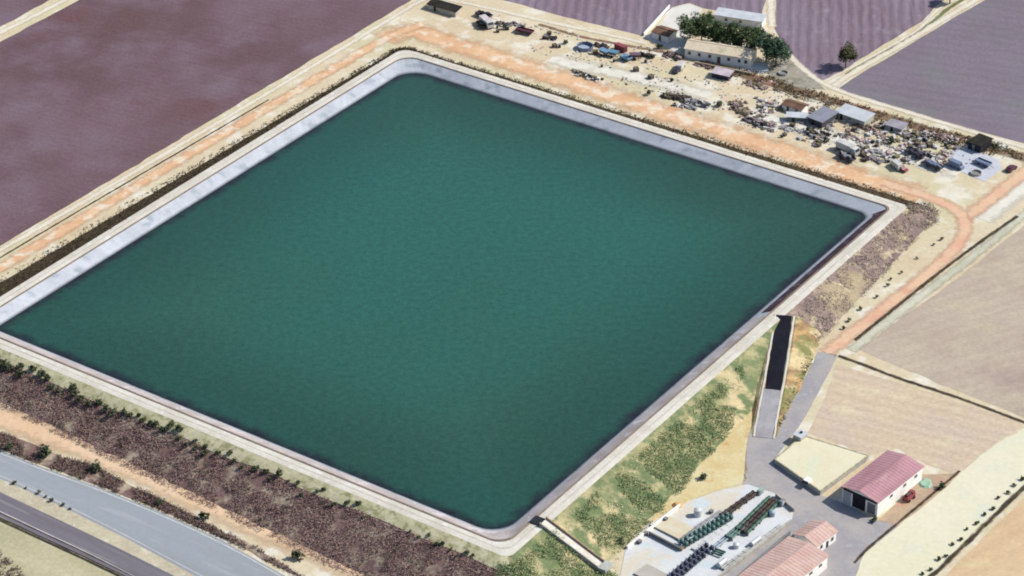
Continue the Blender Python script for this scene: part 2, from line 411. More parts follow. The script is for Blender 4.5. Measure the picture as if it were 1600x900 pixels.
RAMP0 = atz(1224, 497, 0)
uramp = min(range(NP), key=lambda i: (pos(i, OFF_OUT)-RAMP0).length)
def rng_idx(f): return [i for i in range(NP) if f(PER[i][2])]
def outer(i, p, n, u):
    T = toe(i, u); k = slope_k(u)
    return [(o, -(o-OFF_OUT)/k) for o in (OFF_OUT+.05, OFF_OUT+(T-OFF_OUT)*.15, OFF_OUT+(T-OFF_OUT)*.4, OFF_OUT+(T-OFF_OUT)*.7, T)]
def seg(lo, hi):
    return [i for i in range(NP) if lo <= (PER[i][2] if PER[i][2] >= 0 else PER[i][2]) <= hi]
u0 = PER[uramp][2]
# order of PER: corner A(-.5), side 0, corner B(.5), side1, corner C(1.5), side 2, corner D(2.5), side 3
order = list(range(NP))
iA = 0; 
def first(f): return next(i for i in range(NP) if f(i))
idxC = IDX.index((2, -5))
idxD = IDX.index((3, -5))
def linz(o): return ZW+.33+(o-.8)*(-.88-ZW-.33)/1.4 if o < 2.2 else -.88+(o-2.2)*.88/2.1
ring('lining_dust', lambda i, p, n, u: [(o, linz(o)+.03) for o in (1.0, 2.2, 4.2)], m_lin2, list(range(uramp, NP))+[0, 1, 2])
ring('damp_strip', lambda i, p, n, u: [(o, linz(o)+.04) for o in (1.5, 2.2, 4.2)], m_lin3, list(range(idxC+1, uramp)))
ring('embankment_slope', outer, m_bankdark, list(range(4, idxC+1)), nz=.3)
ring('embankment_slope', outer, m_bankscrub, list(range(idxC, uramp+1)), nz=.5)
ring('embankment_slope', outer, m_bankgreen, list(range(uramp, idxD+1)), nz=.5)
ring('embankment_slope', outer, m_bankpurple, list(range(idxD, NP))+[0, 1, 2, 3, 4], nz=.5)
# pale clay shoulder just below the crest path, on the two near sides
def shoulder(w0): 
    def f(i, p, n, u):
        k = slope_k(u); wd = w0 + 1.0*mn.noise(Vector((p.x*.06, p.y*.06, 8)))
        return [(OFF_OUT+.02, .02), (OFF_OUT+wd*.5, -wd*.5/k+.14), (OFF_OUT+wd, -wd/k+.10)]
    return f
ring('embankment_shoulder', shoulder(3.6), m_banktop, list(range(idxD, NP))+[0, 1, 2, 3, 4])
m_rut = M('wheel ruts', (222, 216, 204), (206, 198, 184), s=.3, fine=.25, fs=1.2)
for ro in (6.3,):
    ring('wheel_rut', lambda i, p, n, u: [(ro+.25*mn.noise(Vector((p.x*.05, p.y*.05, ro))), .075), (ro+.4+.25*mn.noise(Vector((p.x*.05, p.y*.05, ro+3))), .07)], m_rut)

# ------------------------------------------------------------------ fields and tracks
patch('ploughed_field', [(-500, 660), (-500, 290), (0, 66), (118, 3), (700, -290), (840, -300), (690, -28), (640, 2), (300, 206), (0, 384)], m_fieldA, .03, .5)
patch('ploughed_field', [(-500, 262), (0, 42), (86, -4), (640, -290), (-500, -300)], m_fieldA, .03, .5)
patch('ploughed_field', [(757, -8), (880, 26), (1000, 55), (1014, 46), (1050, 11), (1078, 5), (1100, 13), (1150, 22), (1187, 31), (1196, 0), (1196, -300), (900, -300), (712, -24)], m_fieldB, .03, .4)
patch('ploughed_field', [(1216, -300), (1213, 0), (1211, 45), (1226, 76), (1245, 98), (1283, 127), (1316, 110), (1345, 92), (1400, 58), (1440, 34), (1462, 10), (1480, -4), (1900, -300)], m_fieldB, .03, .4)
patch('ploughed_field', [(1550, -6), (1490, 28), (1400, 83), (1342, 117), (1311, 138), (1330, 148), (1400, 167), (1480, 192), (1600, 224), (2200, 400), (2200, -300), (2000, -300)], m_fieldC, .03, .4)
patch('stubble_field', [(1342, 546), (1420, 489), (1500, 431), (1600, 352), (1900, 130), (2500, 300), (2500, 1000), (1600, 652), (1450, 592)], m_fieldD, .03, .7)
patch('stubble_field', [(1306, 570), (1285, 630), (1262, 676), (1300, 690), (1360, 711), (1400, 700), (1450, 728), (1495, 742), (1560, 690), (1602, 664), (1450, 612)], m_fieldE, .03, .7)
patch('straw_field', [(1336, 902), (1350, 866), (1400, 824), (1450, 781), (1520, 722), (1560, 692), (1610, 664), (2400, 960), (1900, 960), (1596, 762), (1524, 828), (1456, 902), (1300, 1060), (1200, 1060)], m_fieldF, .04, .5)
patch('stubble_field', [(1474, 902), (1545, 832), (1604, 776), (1900, 975), (2100, 1200), (1250, 1200)], m_fieldG, .03, .5)
patch('dry_verge', [(-300, 690), (0, 814), (190, 902), (330, 970), (200, 1200), (-400, 1200), (-500, 700)], m_verge, .03, .4)
# beaten earth between ditch and field, whitish
ribbon('field_margin', [(1330, 548), (1400, 492), (1480, 432), (1545, 382), (1600, 335), (1720, 240)], 4.5, M('whitish chalky margin', (224, 220, 200), (204, 202, 180), s=.15, fine=.2, fade=True), .05)
# tracks on the left and top
ribbon('dirt_track', [(-400, 652), (0, 420), (300, 238), (440, 156), (560, 84), (622, 50), (660, 38)], 6.6, m_orange, .06)
ribbon('limestone_track', [(-400, 622), (0, 392), (300, 216), (500, 97), (648, 6), (675, -6), (760, 12), (850, 33), (940, 52), (1010, 68)], 2.9, m_white, .08)
ribbon('limestone_track', [(-300, 196), (0, 52), (102, 0), (560, -232)], 3.6, m_white, .06)
ribbon('dirt_track', [(600, 62), (640, 44), (690, 62), (800, 98), (1000, 164), (1200, 228), (1330, 274), (1440, 306)], 15, m_orange, .055)
ribbon('dirt_track', [(1380, 285), (1440, 304), (1498, 326), (1512, 356), (1490, 394), (1430, 444), (1350, 506), (1292, 552)], 6.5, m_red, .07)
ribbon('dirt_track', [(1502, 345), (1540, 318), (1600, 270), (1700, 190)], 7, m_red, .065)
ribbon('limestone_track', [(1204, -200), (1204, 0), (1206, 42)], 3.8, m_white, .06)
ribbon('limestone_track', [(1298, 140), (1310, 128), (1345, 106), (1420, 64), (1480, 26), (1530, -2), (1760, -140)], 3.6, m_white, .07)
ribbon('limestone_track', [(1288, 128), (1330, 106), (1400, 68), (1440, 44), (1462, 16), (1492, -2)], 1.8, m_white, .07)
ribbon('grass_strip', [(1322, 116), (1400, 72), (1450, 42), (1480, 14), (1510, -4)], 2.0, m_greenstrip, .06)
ribbon('limestone_track', [(1228, 80), (1250, 104), (1276, 124), (1300, 138), (1340, 152), (1420, 176), (1500, 200), (1600, 230), (1800, 292)], 3.4, m_white, .08)
m_palepatch = M('whitish trampled ground', (244, 240, 228), (236, 232, 216), s=.15, fine=.14, c3=(226, 218, 200), s3=.3, fade=True)
ribbon('bare_ground', [(1170, 176), (1230, 194), (1330, 222), (1420, 246), (1500, 270)], 11, m_palepatch, .045)
ribbon('bare_ground', [(860, 92), (930, 108), (1020, 126), (1110, 150)], 10, m_palepatch, .045)
ribbon('bare_ground', [(1536, 344), (1580, 306), (1640, 262)], 9, m_palepatch, .045)
ribbon('weed_strip', [(1090, 98), (1160, 116), (1230, 138), (1300, 158), (1380, 182), (1460, 206), (1540, 228), (1620, 252)], 6.5, m_weed, .06)
ribbon('weed_strip', [(842, 38), (900, 56), (960, 68), (1040, 82)], 2.2, m_weed, .07)
# ditch lines
ribbon('ditch', [(1590, 338), (1540, 372), (1470, 424), (1400, 480), (1336, 532)], 1.5, m_ditch, .09)
ribbon('ditch', [(1310, 556), (1360, 574), (1400, 590), (1500, 622), (1600, 660), (1800, 735)], 1.7, m_ditch, .09)
ribbon('ditch', [(1380, 960), (1452, 904), (1500, 860), (1560, 800), (1606, 756), (1700, 660)], 1.8, m_ditch, .09, amp=.5)
ribbon('ditch', [(1335, 880), (1352, 860), (1400, 820), (1450, 778), (1500, 736)], 1.1, m_ditch, .09)
ribbon('ditch', [(-400, 648), (0, 402), (300, 226), (420, 156)], .9, m_ditch, .095)
ribbon('gutter', [(-200, 714), (0, 812), (60, 840), (130, 872), (196, 904), (300, 958)], .9, m_ditch, .09, amp=.1)
ribbon('gutter', [(-200, 705), (0, 802), (60, 830), (130, 862), (200, 897), (300, 950)], .5, m_ditch, .1, amp=.1)
# lower track and motorway
ribbon('dirt_track', [(-300, 545), (0, 652), (60, 673), (150, 706), (260, 757), (380, 812), (520, 872), (640, 930), (800, 1010)], 12, m_orangeN, .06)
patch('motorway', [(-300, 592), (0, 704), (60, 728), (150, 760), (250, 800), (350, 846), (440, 897), (560, 965), (620, 1010), (520, 1010), (400, 950), (290, 892), (200, 843), (100, 793), (0, 748), (-300, 620)], m_mway1, .06, 0)
patch('motorway', [(-300, 632), (0, 769), (100, 816), (200, 864), (276, 902), (400, 968), (310, 968), (196, 902), (130, 868), (60, 836), (0, 807), (-300, 672)], m_mway2, .06, 0)
patch('motorway_median', [(-300, 618), (0, 747), (100, 792), (200, 842), (290, 891), (400, 949), (400, 969), (276, 903), (200, 865), (100, 817), (0, 770), (-300, 634)], m_median, .045, .3)
for nm, px, wd in (('edge_line', [(-300, 597), (0, 708), (60, 732), (150, 764), (250, 804), (350, 850), (440, 901), (560, 970)], .35),
                   ('edge_line', [(-300, 617), (0, 743), (100, 788), (200, 838), (290, 887), (390, 938)], .22),
                   ('edge_line', [(-300, 664), (0, 799), (60, 828), (130, 860), (200, 896), (300, 950)], .25)):
    ribbon(nm, px, wd, m_line, .075, amp=0)
# asphalt yard, lower road
ribbon('asphalt_road', [(1293, 552), (1286, 570), (1262, 612), (1240, 655), (1212, 690), (1192, 718), (1180, 748)], 5.4, m_asph, .07)
patch('asphalt_yard', [(1168, 690), (1174, 664), (1182, 655), (1204, 655), (1208, 692), (1214, 690), (1210, 724), (1278, 772), (1318, 786), (1366, 812), (1404, 822), (1350, 866), (1336, 902), (1300, 1000), (1150, 1010), (1060, 1010), (1080, 900), (1130, 800), (1160, 764), (1163, 735), (1166, 700)], m_asph, .05, .25)
patch('concrete_slab', [(968, 905), (978, 858), (1012, 826), (1062, 790), (1120, 768), (1168, 757), (1216, 773), (1241, 795), (1236, 818), (1150, 885), (1040, 985), (930, 985)], m_slab, .08, .12)
patch('concrete_yard', [(1004, 58), (1022, 48), (1048, 14), (1076, 6), (1098, 14), (1090, 30), (1072, 44), (1072, 70), (1060, 84), (1040, 74)], M('white farmyard concrete', (240, 238, 230), (230, 228, 220), s=.2, fine=.06), .07, .3)
patch('concrete_yard', [(1166, 100), (1196, 98), (1202, 112), (1188, 116), (1150, 108)], m_slab, .07, .3)
patch('concrete_yard', [(1484, 236), (1520, 232), (1560, 250), (1566, 262), (1540, 284), (1500, 268), (1478, 262)], M('blue grey gravel', (214, 220, 230), (202, 206, 218), s=.3, fine=.12, c3=(222, 230, 232)), .06, 1.0)
patch('weedy_corner', [(1216, 78), (1232, 84), (1268, 120), (1290, 140), (1240, 138), (1205, 122), (1200, 112)], M('grey green weeds', (176, 170, 156), (150, 146, 130), s=.2, fine=.25, c3=(190, 188, 182)), .05, .8)
patch('scrub_ground', [(1408, 782), (1440, 742), (1500, 740), (1480, 760), (1404, 822), (1370, 812)], M('reddish trampled earth', (206, 182, 152), (194, 170, 146), s=.2, c3=(210, 160, 140), s3=.3, fine=.2), .05, .5)
patch('bare_ground', [(1204, 620), (1178, 660), (1166, 690), (1166, 752), (1120, 766), (1060, 790), (1010, 822), (1040, 775), (1060, 745), (1085, 715), (1120, 680), (1140, 650)], M('yellowish bare earth', (236, 224, 178), (228, 206, 152), s=.12, c3=(214, 176, 120), s3=.2, t3=.66, fine=.16), .05, 1.2)

# ------------------------------------------------------------------ ramp from the crest path down to the yard
rp = [(1226, 493, 0), (1219, 540, .27), (1209, 600, .62), (1200, 645, .88), (1193, 684, 1.0)]
def ramp_pts(seq):
    out = []
    for px, py, f in seq:
        g = at(px, py); z = min(.02, (g.z)*min(f, 1)) + .08
        # the ray meets the ramp surface at height z
        p = atz(px, py, z); out.append(p)
    return out
RP = ramp_pts(rp)
def ramp_mesh(name, P, hw, mt, skirt, lift=0.0, sub=8):
    Q = []
    for a, b in zip(P, P[1:]):
        for j in range(sub): Q.append(a.lerp(b, j/sub))
    Q.append(P[-1]); vs = []; n = len(Q)
    for i, p in enumerate(Q):
        d = (Q[min(i+1, n-1)]-Q[max(i-1, 0)]); d.z = 0; d.normalize(); nr = Vector((-d.y, d.x, 0))
        wv = .25*mn.noise(Vector((p.x*.3, p.y*.3, 5)))
        if skirt: prof = [(-hw-9, -5.5), (-hw-4, -2.3), (-hw-.4, -.02), (hw+.4, -.02), (hw+4, -2.3), (hw+9, -5.5)]
        else: prof = [(-hw+wv, 0), (0, .04), (hw+wv*.6, 0)]
        for o, z in prof:
            q = p+nr*o
            if skirt and abs(o) > hw+1: q += nr*mn.noise(Vector((q.x*.35, q.y*.35, 2)))*1.2
            vs.append((q.x, q.y, p.z+z+lift))
    k = len(prof); fs = [(i*k+j, i*k+j+1, (i+1)*k+j+1, (i+1)*k+j) for i in range(n-1) for j in range(k-1)]
    me = bpy.data.meshes.new(name); me.from_pydata(vs, [], fs)
    if me.polygons[k//2-1].normal.z < 0: me.flip_normals()
    o = link(name, me, mt); o['kind'] = 'structure'; return o
m_gully = M('eroded clay bank', (196, 164, 116), (146, 120, 92), s=.35, c3=(140, 140, 92), s3=.2, t3=.54, fine=.3, fs=1.1, stretch=(R(30), .4), c4=(214, 196, 154), s4=.15)
ramp_mesh('ramp_bank', RP, 2.9, m_gully, True, -.06)
def cut(P, f0, f1):                                    # stretch of the ramp between two fractions of its rows
    y0, y1 = f0, f1; out = []
    for i in range(61):
        f = i/60*(len(P)-1); j = min(int(f), len(P)-2); p = P[j].lerp(P[j+1], f-j)
        if y0-1e-3 <= i/60 <= y1+1e-3: out.append(p)
    return out
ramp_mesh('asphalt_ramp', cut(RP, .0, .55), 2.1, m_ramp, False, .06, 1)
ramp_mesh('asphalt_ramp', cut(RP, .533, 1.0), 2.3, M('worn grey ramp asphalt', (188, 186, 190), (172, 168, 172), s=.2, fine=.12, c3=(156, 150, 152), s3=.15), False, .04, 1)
def offline(P, d):
    out = []
    for i, p in enumerate(P):
        t_ = (P[min(i+1, len(P)-1)]-P[max(i-1, 0)]); t_.z = 0; t_.normalize(); out.append(p+Vector((-t_.y, t_.x, 0))*d)
    return out
ramp_mesh('ramp_kerb', offline(RP, 2.6), .28, m_crest, False, .12, 8)
ramp_mesh('ramp_kerb', offline(RP, -2.6), .28, m_crest, False, .12, 8)

# ------------------------------------------------------------------ vegetation
UPB = .35
def leaves(centers, size, nper=1, spread=.0, flat=.0):
    C = np.repeat(np.asarray(centers, float), nper, 0)
    n = len(C); C = C + rng.normal(0, 1, (n, 3))*spread
    a = rng.normal(0, 1, (n, 3)); a[:, 2] *= UPB; a /= np.linalg.norm(a, axis=1)[:, None]
    b_ = rng.normal(0, 1, (n, 3)); b_[:, 2] *= UPB; b_ -= a*(a*b_).sum(1)[:, None]; b_ /= np.linalg.norm(b_, axis=1)[:, None]
    s = (size*(.6+.8*rng.random(n)))[:, None]
    vs = np.stack([C-a*s*.5, C+b_*s*.35, C+a*s*.5, C-b_*s*.35], 1).reshape(-1, 3)
    return vs, [(i*4, i*4+1, i*4+2, i*4+3) for i in range(n)]
def leafmesh(name, centers, size, nper, spread, mts, parent=None, mi=None):
    vs, fs = leaves(centers, size, nper, spread)
    me = bpy.data.meshes.new(name); me.from_pydata(vs.tolist(), [], fs)
    return link(name, me, mts, parent)
def folmat(name, c1, c2, c3=None, s=.6, k=.5):
    return M(name, c1, c2, s=s, c3=c3, s3=1.3, t3=.55, fine=.3, fs=3, rough=.8, k=k)
m_leaf = folmat('dark green leaves', (92, 112, 76), (70, 92, 64), (118, 134, 90), k=.6)
m_leafb = folmat('bluish green leaves', (92, 122, 98), (66, 92, 74), (116, 142, 112))
m_olive = folmat('olive leaves', (110, 112, 78), (84, 88, 62), (134, 132, 96))
m_shrub = folmat('dark shrub leaves', (88, 98, 72), (68, 80, 62), (114, 118, 88), k=.6)
m_dry = folmat('dry purple brown twigs', (144, 116, 112), (124, 96, 98), (160, 142, 128), s=.25, k=.82)
m_dry2 = folmat('dark brown twigs', (112, 92, 88), (92, 74, 76), (134, 118, 104), s=.3, k=.75)
m_grass = folmat('lush green grass', (118, 138, 94), (92, 120, 80), (152, 154, 112), s=.2, k=.85)
m_straw = folmat('straw coloured grass', (206, 196, 152), (180, 172, 124), (224, 212, 170), s=.3, k=.75)
m_bark = plain('bark', (116, 98, 80), fine=.3)

def slope_pos(i, f, lift=.1):                           # point on the outer bank: perimeter index, offset
    j = int(i) % NP; j2 = (j+1) % NP; fr = i-int(i)
    u = PER[j][2]; o = f; q = pos(j, o).lerp(pos(j2, o), fr); z = -(o-OFF_OUT)/slope_k(u)
    return Vector((q.x, q.y, max(z, gz(q.x, q.y))+lift))
def inpoly(P, x, y):
    c_ = False
    for a, b_ in zip(P, P[1:]+P[:1]):
        if (a.y > y) != (b_.y > y) and x < (b_.x-a.x)*(y-a.y)/(b_.y-a.y)+a.x: c_ = not c_
    return c_
KEEP = [[at(*p).xy for p in q] for q in ([(1150, 630), (1145, 668), (1125, 700), (1088, 728), (1072, 762), (1042, 785), (1036, 810), (1100, 800), (1175, 765), (1175, 630)], [(820, 800), (858, 806), (960, 876), (934, 902), (900, 880), (826, 832)], [(960, 905), (976, 856), (1010, 824), (1060, 786), (1120, 764), (1168, 753), (1216, 773), (1241, 795), (1300, 820), (1300, 1000), (930, 1000)],
        [(1150, 640), (1200, 480), (1250, 480), (1240, 560), (1320, 550), (1300, 800), (1160, 790)])]
def bank_points(i0, i1, n, o0, o1f, thr=None, sc_=.12, seed=0, lift=.25):
    out = []
    for _ in range(n):
        i = random.uniform(i0, i1); j = int(i) % NP; T = toe(j, PER[j][2])
        o = random.uniform(OFF_OUT+o0, OFF_OUT+(T-OFF_OUT)*o1f)
        p = slope_pos(i, o, lift)
        if thr is not None and mn.noise(Vector((p.x*sc_, p.y*sc_, seed))) < thr: continue
        if any(inpoly(P, p.x, p.y) for P in KEEP): continue
        out.append(p)
    return out
# purple brown scrub on the near left bank
pts = bank_points(idxD+3, NP+3, 17000, 3.4, 1.06, -.28, .2, 2, .08)
tag(leafmesh('dry_scrub', pts, .34, 5, .34, m_dry), 'purple brown dry scrub covering the bank below the crest path', 'scrub', kind='stuff')
pts = bank_points(idxD+3, NP+3, 1500, 3.2, 1.0, .15, .2, 6, .12)
tag(leafmesh('dark_scrub', pts, .4, 7, .35, m_olive), 'olive green clumps of scrub scattered among the purple brown scrub', 'scrub', kind='stuff')
# grey scrub on the right bank near the corner
pts = bank_points(idxC-2, uramp, 2600, .6, 1.0, -.15, .18, 4)
tag(leafmesh('dry_scrub', pts, .34, 5, .34, folmat('grey purple twigs', (158, 144, 136), (138, 122, 118), (190, 176, 150), s=.3, k=.8)), 'grey purple dry scrub on the bank above the red dirt road', 'scrub', kind='stuff')
# grass on the lower right bank
pts = bank_points(uramp+8, idxD+3, 19000, 2.2, 1.3, -.14, .11, 11, .06)
tag(leafmesh('bank_grass', pts, .33, 6, .34, m_grass), 'patchy green grass on the bank above the pump station', 'grass', kind='stuff')
pts = bank_points(uramp+3, idxD+3, 3500, 1.5, 1.35, .0, .13, 31, .1)
tag(leafmesh('straw_grass', pts, .32, 5, .3, m_straw), 'dry straw coloured grass between the green patches', 'grass', kind='stuff')
# weeds along the far outer bank, slope shade put into their colour
pts = bank_points(5, idxC, 6500, .1, 1.1, -.45, .2, 14, .08)
tag(leafmesh('bank_weeds', pts, .45, 3, .22, folmat('shade darkened olive weeds', (96, 84, 60), (78, 62, 50), (116, 106, 76), k=.5)), 'low weeds, coloured dark for slope shade, on the narrow far outer bank', 'weeds', kind='stuff')

def poly_points(pix, n, thr=None, sc_=.12, seed=0, lift=.2):
    P = [at(*p).xy for p in pix]; xs = [p.x for p in P]; ys = [p.y for p in P]; out = []
    def inside(x, y):
        c_ = False
        for a, b_ in zip(P, P[1:]+P[:1]):
            if (a.y > y) != (b_.y > y) and x < (b_.x-a.x)*(y-a.y)/(b_.y-a.y)+a.x: c_ = not c_
        return c_
    g = 0
    while len(out) < n and g < n*12:
        g += 1; x = random.uniform(min(xs), max(xs)); y = random.uniform(min(ys), max(ys))
        if not inside(x, y): continue
        if thr is not None and mn.noise(Vector((x*sc_, y*sc_, seed))) < thr: continue
        out.append(Vector((x, y, gz(x, y)+lift)))
    return out
band = [(-60, 650), (0, 676), (50, 692), (100, 716), (140, 724), (200, 756), (260, 784), (330, 822), (400, 856), (470, 900), (560, 950), (440, 888), (350, 842), (250, 797), (150, 757), (60, 725), (0, 701), (-60, 680)]
patch('scrub_ground', band, m_bankpurple, .075, .6)
tag(leafmesh('dark_scrub', poly_points(band, 6500, -.2, .18, 5, .12), .4, 6, .35, m_dry2), 'dark brown scrub between the motorway and the sandy track', 'scrub', kind='stuff')
tag(leafmesh('dark_scrub', poly_points([(-60, 830), (0, 862), (20, 880), (44, 905), (0, 960), (-100, 960)], 900, -.3, .2, 5, .2), .5, 5, .3, m_dry2), 'dark scrub in the lower left corner below the motorway', 'scrub', kind='stuff')
tag(leafmesh('bank_grass', poly_points([(832, 850), (850, 836), (900, 868), (965, 900), (990, 960), (820, 960), (828, 900)], 6200, -.35, .15, 8, .08), .33, 6, .34, m_grass), 'dense green grass below the stepped spillway', 'grass', kind='stuff')
patch('grass_ground', [(828, 846), (850, 836), (900, 868), (965, 900), (990, 960), (815, 960)], M('green grass soil', (112, 124, 84), (88, 104, 70), s=.2, fine=.25, c3=(150, 150, 100)), .05, .6)
tag(leafmesh('weeds', poly_points([(1096, 92), (1180, 112), (1262, 138), (1330, 160), (1440, 192), (1540, 222), (1600, 240), (1600, 256), (1500, 232), (1400, 204), (1300, 170), (1200, 140), (1120, 114)], 1500, -.1, .2, 3, .25), .6, 3, .3, folmat('brown olive weeds', (140, 122, 94), (112, 94, 76), (160, 140, 112), k=.5)), 'brown and olive weeds along the track above the farmyard', 'weeds', kind='stuff')
tag(leafmesh('weeds', poly_points([(1240, 520), (1262, 540), (1266, 570), (1238, 620), (1216, 672), (1214, 670), (1232, 600)], 500, -.1, .2, 3, .3), .5, 3, .4, m_olive), 'olive weeds on the clay bank between ramp and lower road', 'weeds', kind='stuff')

# shrubs: individuals
def shrub_proto(name, h, r, mt, n=70, sz=.42):
    rt_ = root(name, (0, 0, 0), 0, None or 'shrub', 'shrub')
    sm = MB()
    for k in range(4):
        a_ = k*1.7+random.random(); sm.cyl((0, 0, -.1), (math.cos(a_)*r*.5, math.sin(a_)*r*.5, h*.6), .05, .02, 5)
    sm.build('stem', m_bark, rt_)
    C = []
    lobes = [(random.uniform(-.5, .5)*r, random.uniform(-.5, .5)*r, random.uniform(.35, .75)*h, random.uniform(.4, .65)) for _ in range(5)]
    for _ in range(n):
        lx, ly, lz, lr = random.choice(lobes); d = Vector((random.gauss(0, 1), random.gauss(0, 1), random.gauss(0, 1))).normalized()*lr*random.uniform(.5, 1)
        C.append((lx+d.x*r, ly+d.y*r, max(.08, lz+d.z*h*.5)))
    leafmesh('foliage', C, sz, 2, .08, mt, rt_)
    return rt_
class Proto:
    def __init__(s, mk, n): s.p = [mk() for _ in range(n)]; s.used = [False]*n; s.i = 0
    def put(s, loc, rz, scale, label, cat, group):
        k = s.i % len(s.p); s.i += 1
        if not s.used[k]: o = s.p[k]; s.used[k] = True
        else: o = copytree(s.p[k])
        o.location = loc; o.rotation_euler = (0, 0, rz); o.scale = (scale,)*3
        o['label'] = label; o['category'] = cat
        if group: o['group'] = group
        return o
P_shrub = Proto(lambda: shrub_proto('shrub', 1.5, 1.0, m_shrub), 4)
# row below the crest path on the near left side
row_px = []
i = idxD+6.0
while i < NP+2:
    f = (i-idxD)/(NP-idxD)                            # 0 at the near corner, 1 at far left
    if mn.noise(Vector((i*.23, 3, 1))) > (-.25 if f > .35 else -.05):
        s_ = random.uniform(.8, 1.4)*(1.45 if f > .72 else 1.05 if f > .4 else .7)
        P_shrub.put(slope_pos(i, OFF_OUT+random.uniform(2.2, 5.6), -.05), random.uniform(0, 6), s_,
                    'small dark green shrub just below the pale crest path, '+('far left dense stretch' if f > .72 else 'middle stretch' if f > .38 else 'sparse stretch by the near corner'),
                    'shrub', 'shrubs along the top of the near bank')
    i += random.uniform(.4, 1.1)
P_olv = Proto(lambda: shrub_proto('shrub', 1.2, .8, m_olive, 50, .38), 3)
for px, py in [(1409, 424), (1392, 434), (1388, 444), (1370, 462), (1344, 482), (1326, 500), (1471, 372), (1459, 380), (1433, 402), (1318, 512)]:
    P_olv.put(at(px, py+3), random.uniform(0, 6), random.uniform(.6, .95), 'small olive shrub on the sandy verge beside the red dirt road', 'shrub', 'shrubs on the sandy verge of the red road')
for px, py in [(1599, 750), (1584, 760), (1575, 772), (1560, 780), (1551, 797), (1538, 805), (1526, 819), (1511, 828), (1501, 845), (1489, 852), (1478, 870), (1467, 875), (1455, 891), (1441, 898)]:
    P_shrub.put(at(px, py), random.uniform(0, 6), random.uniform(.62, .85), 'small dark round bush in the staggered row at the edge of the straw field', 'bush', 'bushes in staggered rows by the field ditch')
for px, py, s_, lb in [(1365, 815, 1.1, 'dark bush in front of the white wall corner of the maroon roofed shed'), (1472, 763, 1.35, 'dark bush at the edge of the straw field behind the shed'),
                       (1097, 748, 1.3, 'dark bush alone on the yellowish bare ground above the pump station'), (970, 850, 1.3, 'brown green bush at the left edge of the concrete slab'),
                       (1015, 148, 1.25, 'dark round bush left of the long scrap row, near the orange track'), (1049, 127, .95, 'dark small bush between the long scrap row and the white vans'),
                       (885, 68, 1.1, 'brown olive bush left of the blue grey round tank'), (1392, 224, 1.6, 'dark wide bush between the white truck and the dark trailers'),
                       (790, 46, 1.3, 'dark bush beside the maroon flatbed trailer'), (1263, 206, 1.4, 'olive bush left of the white truck by the orange track'),
                       (1122, 166, 1.5, 'dark olive bush at the right end of the long scrap row'), (1290, 222, 1.3, 'dark olive bush at the left end of the white truck'),
                       (1018, 92, 1.0, 'olive bush right of the light blue cart'), (1360, 202, .8, 'small olive bush right of the pale grey roofed shed'), (1443, 213, .8, 'small olive bush between scrap below the top track'),
                       (1030, 76, 1.2, 'olive bush beside the brown roofed hut'), (1556, 232, 1.1, 'olive bush by the track right of the black shed')]:
    P_shrub.put(at(px, py), random.uniform(0, 6), s_, lb, 'bush', None)
for k, (px, py, s_) in enumerate([(22, 756, .9), (60, 772, .8), (82, 784, .9), (100, 790, .8), (40, 764, .5), (72, 777, .6), (110, 797, .6)]):
    P_olv.put(at(px, py), random.uniform(0, 6), s_, 'low brown olive shrub on the motorway median beside the upper carriageway', 'shrub', 'shrubs on the motorway median')
for px, py, s_, lb in [(72, 712, 2.3, 'tall green bush between the motorway and the sandy track, leftmost'), (152, 738, 2.0, 'round olive bush on the lower edge of the sandy track'),
                       (318, 812, 1.6, 'dark bush in the scrub band beside the middle of the upper carriageway'), (465, 875, 1.8, 'dark green bush in the scrub band nearest the bottom edge'),
                       (14, 703, 1.5, 'dark bush at the far left edge above the motorway'), (250, 790, 1.3, 'brown olive bush in the scrub band above the upper carriageway')]:
    P_shrub.put(at(px, py), random.uniform(0, 6), s_, lb, 'bush', None)

def tree(px, py, h, r, mt, label, group=None, zs=1.0, n=520):
    rt_ = root('tree', at(px, py), random.uniform(0, 6), label, 'tree', group)
    tm = MB(); tm.cyl((0, 0, -.3), (0, 0, h*.45), .28, .18, 8)
    for k in range(6):
        a_ = k*1.05; tm.cyl((0, 0, h*.3+.12*k), (math.cos(a_)*r*.6, math.sin(a_)*r*.6, h*.6+.1*k), .12, .04, 6)
    tm.build('trunk', m_bark, rt_)
    lobes = []
    for k in range(9):
        a_ = random.uniform(0, 6.28); q = random.uniform(.15, .6)*r
        lobes.append((math.cos(a_)*q, math.sin(a_)*q, random.uniform(.4, .8)*h, random.uniform(.38, .58)*r))
    C = []
    for _ in range(n):
        lx, ly, lz, lr = random.choice(lobes); d = Vector((random.gauss(0, 1), random.gauss(0, 1), random.gauss(0, 1))).normalized()*lr*random.uniform(.45, 1.05)
        C.append((lx+d.x, ly+d.y, lz+d.z*.9*zs))
    leafmesh('crown', C, .5, 7, .22, mt, rt_)
    return rt_
TG = 'trees behind the white farmhouse'
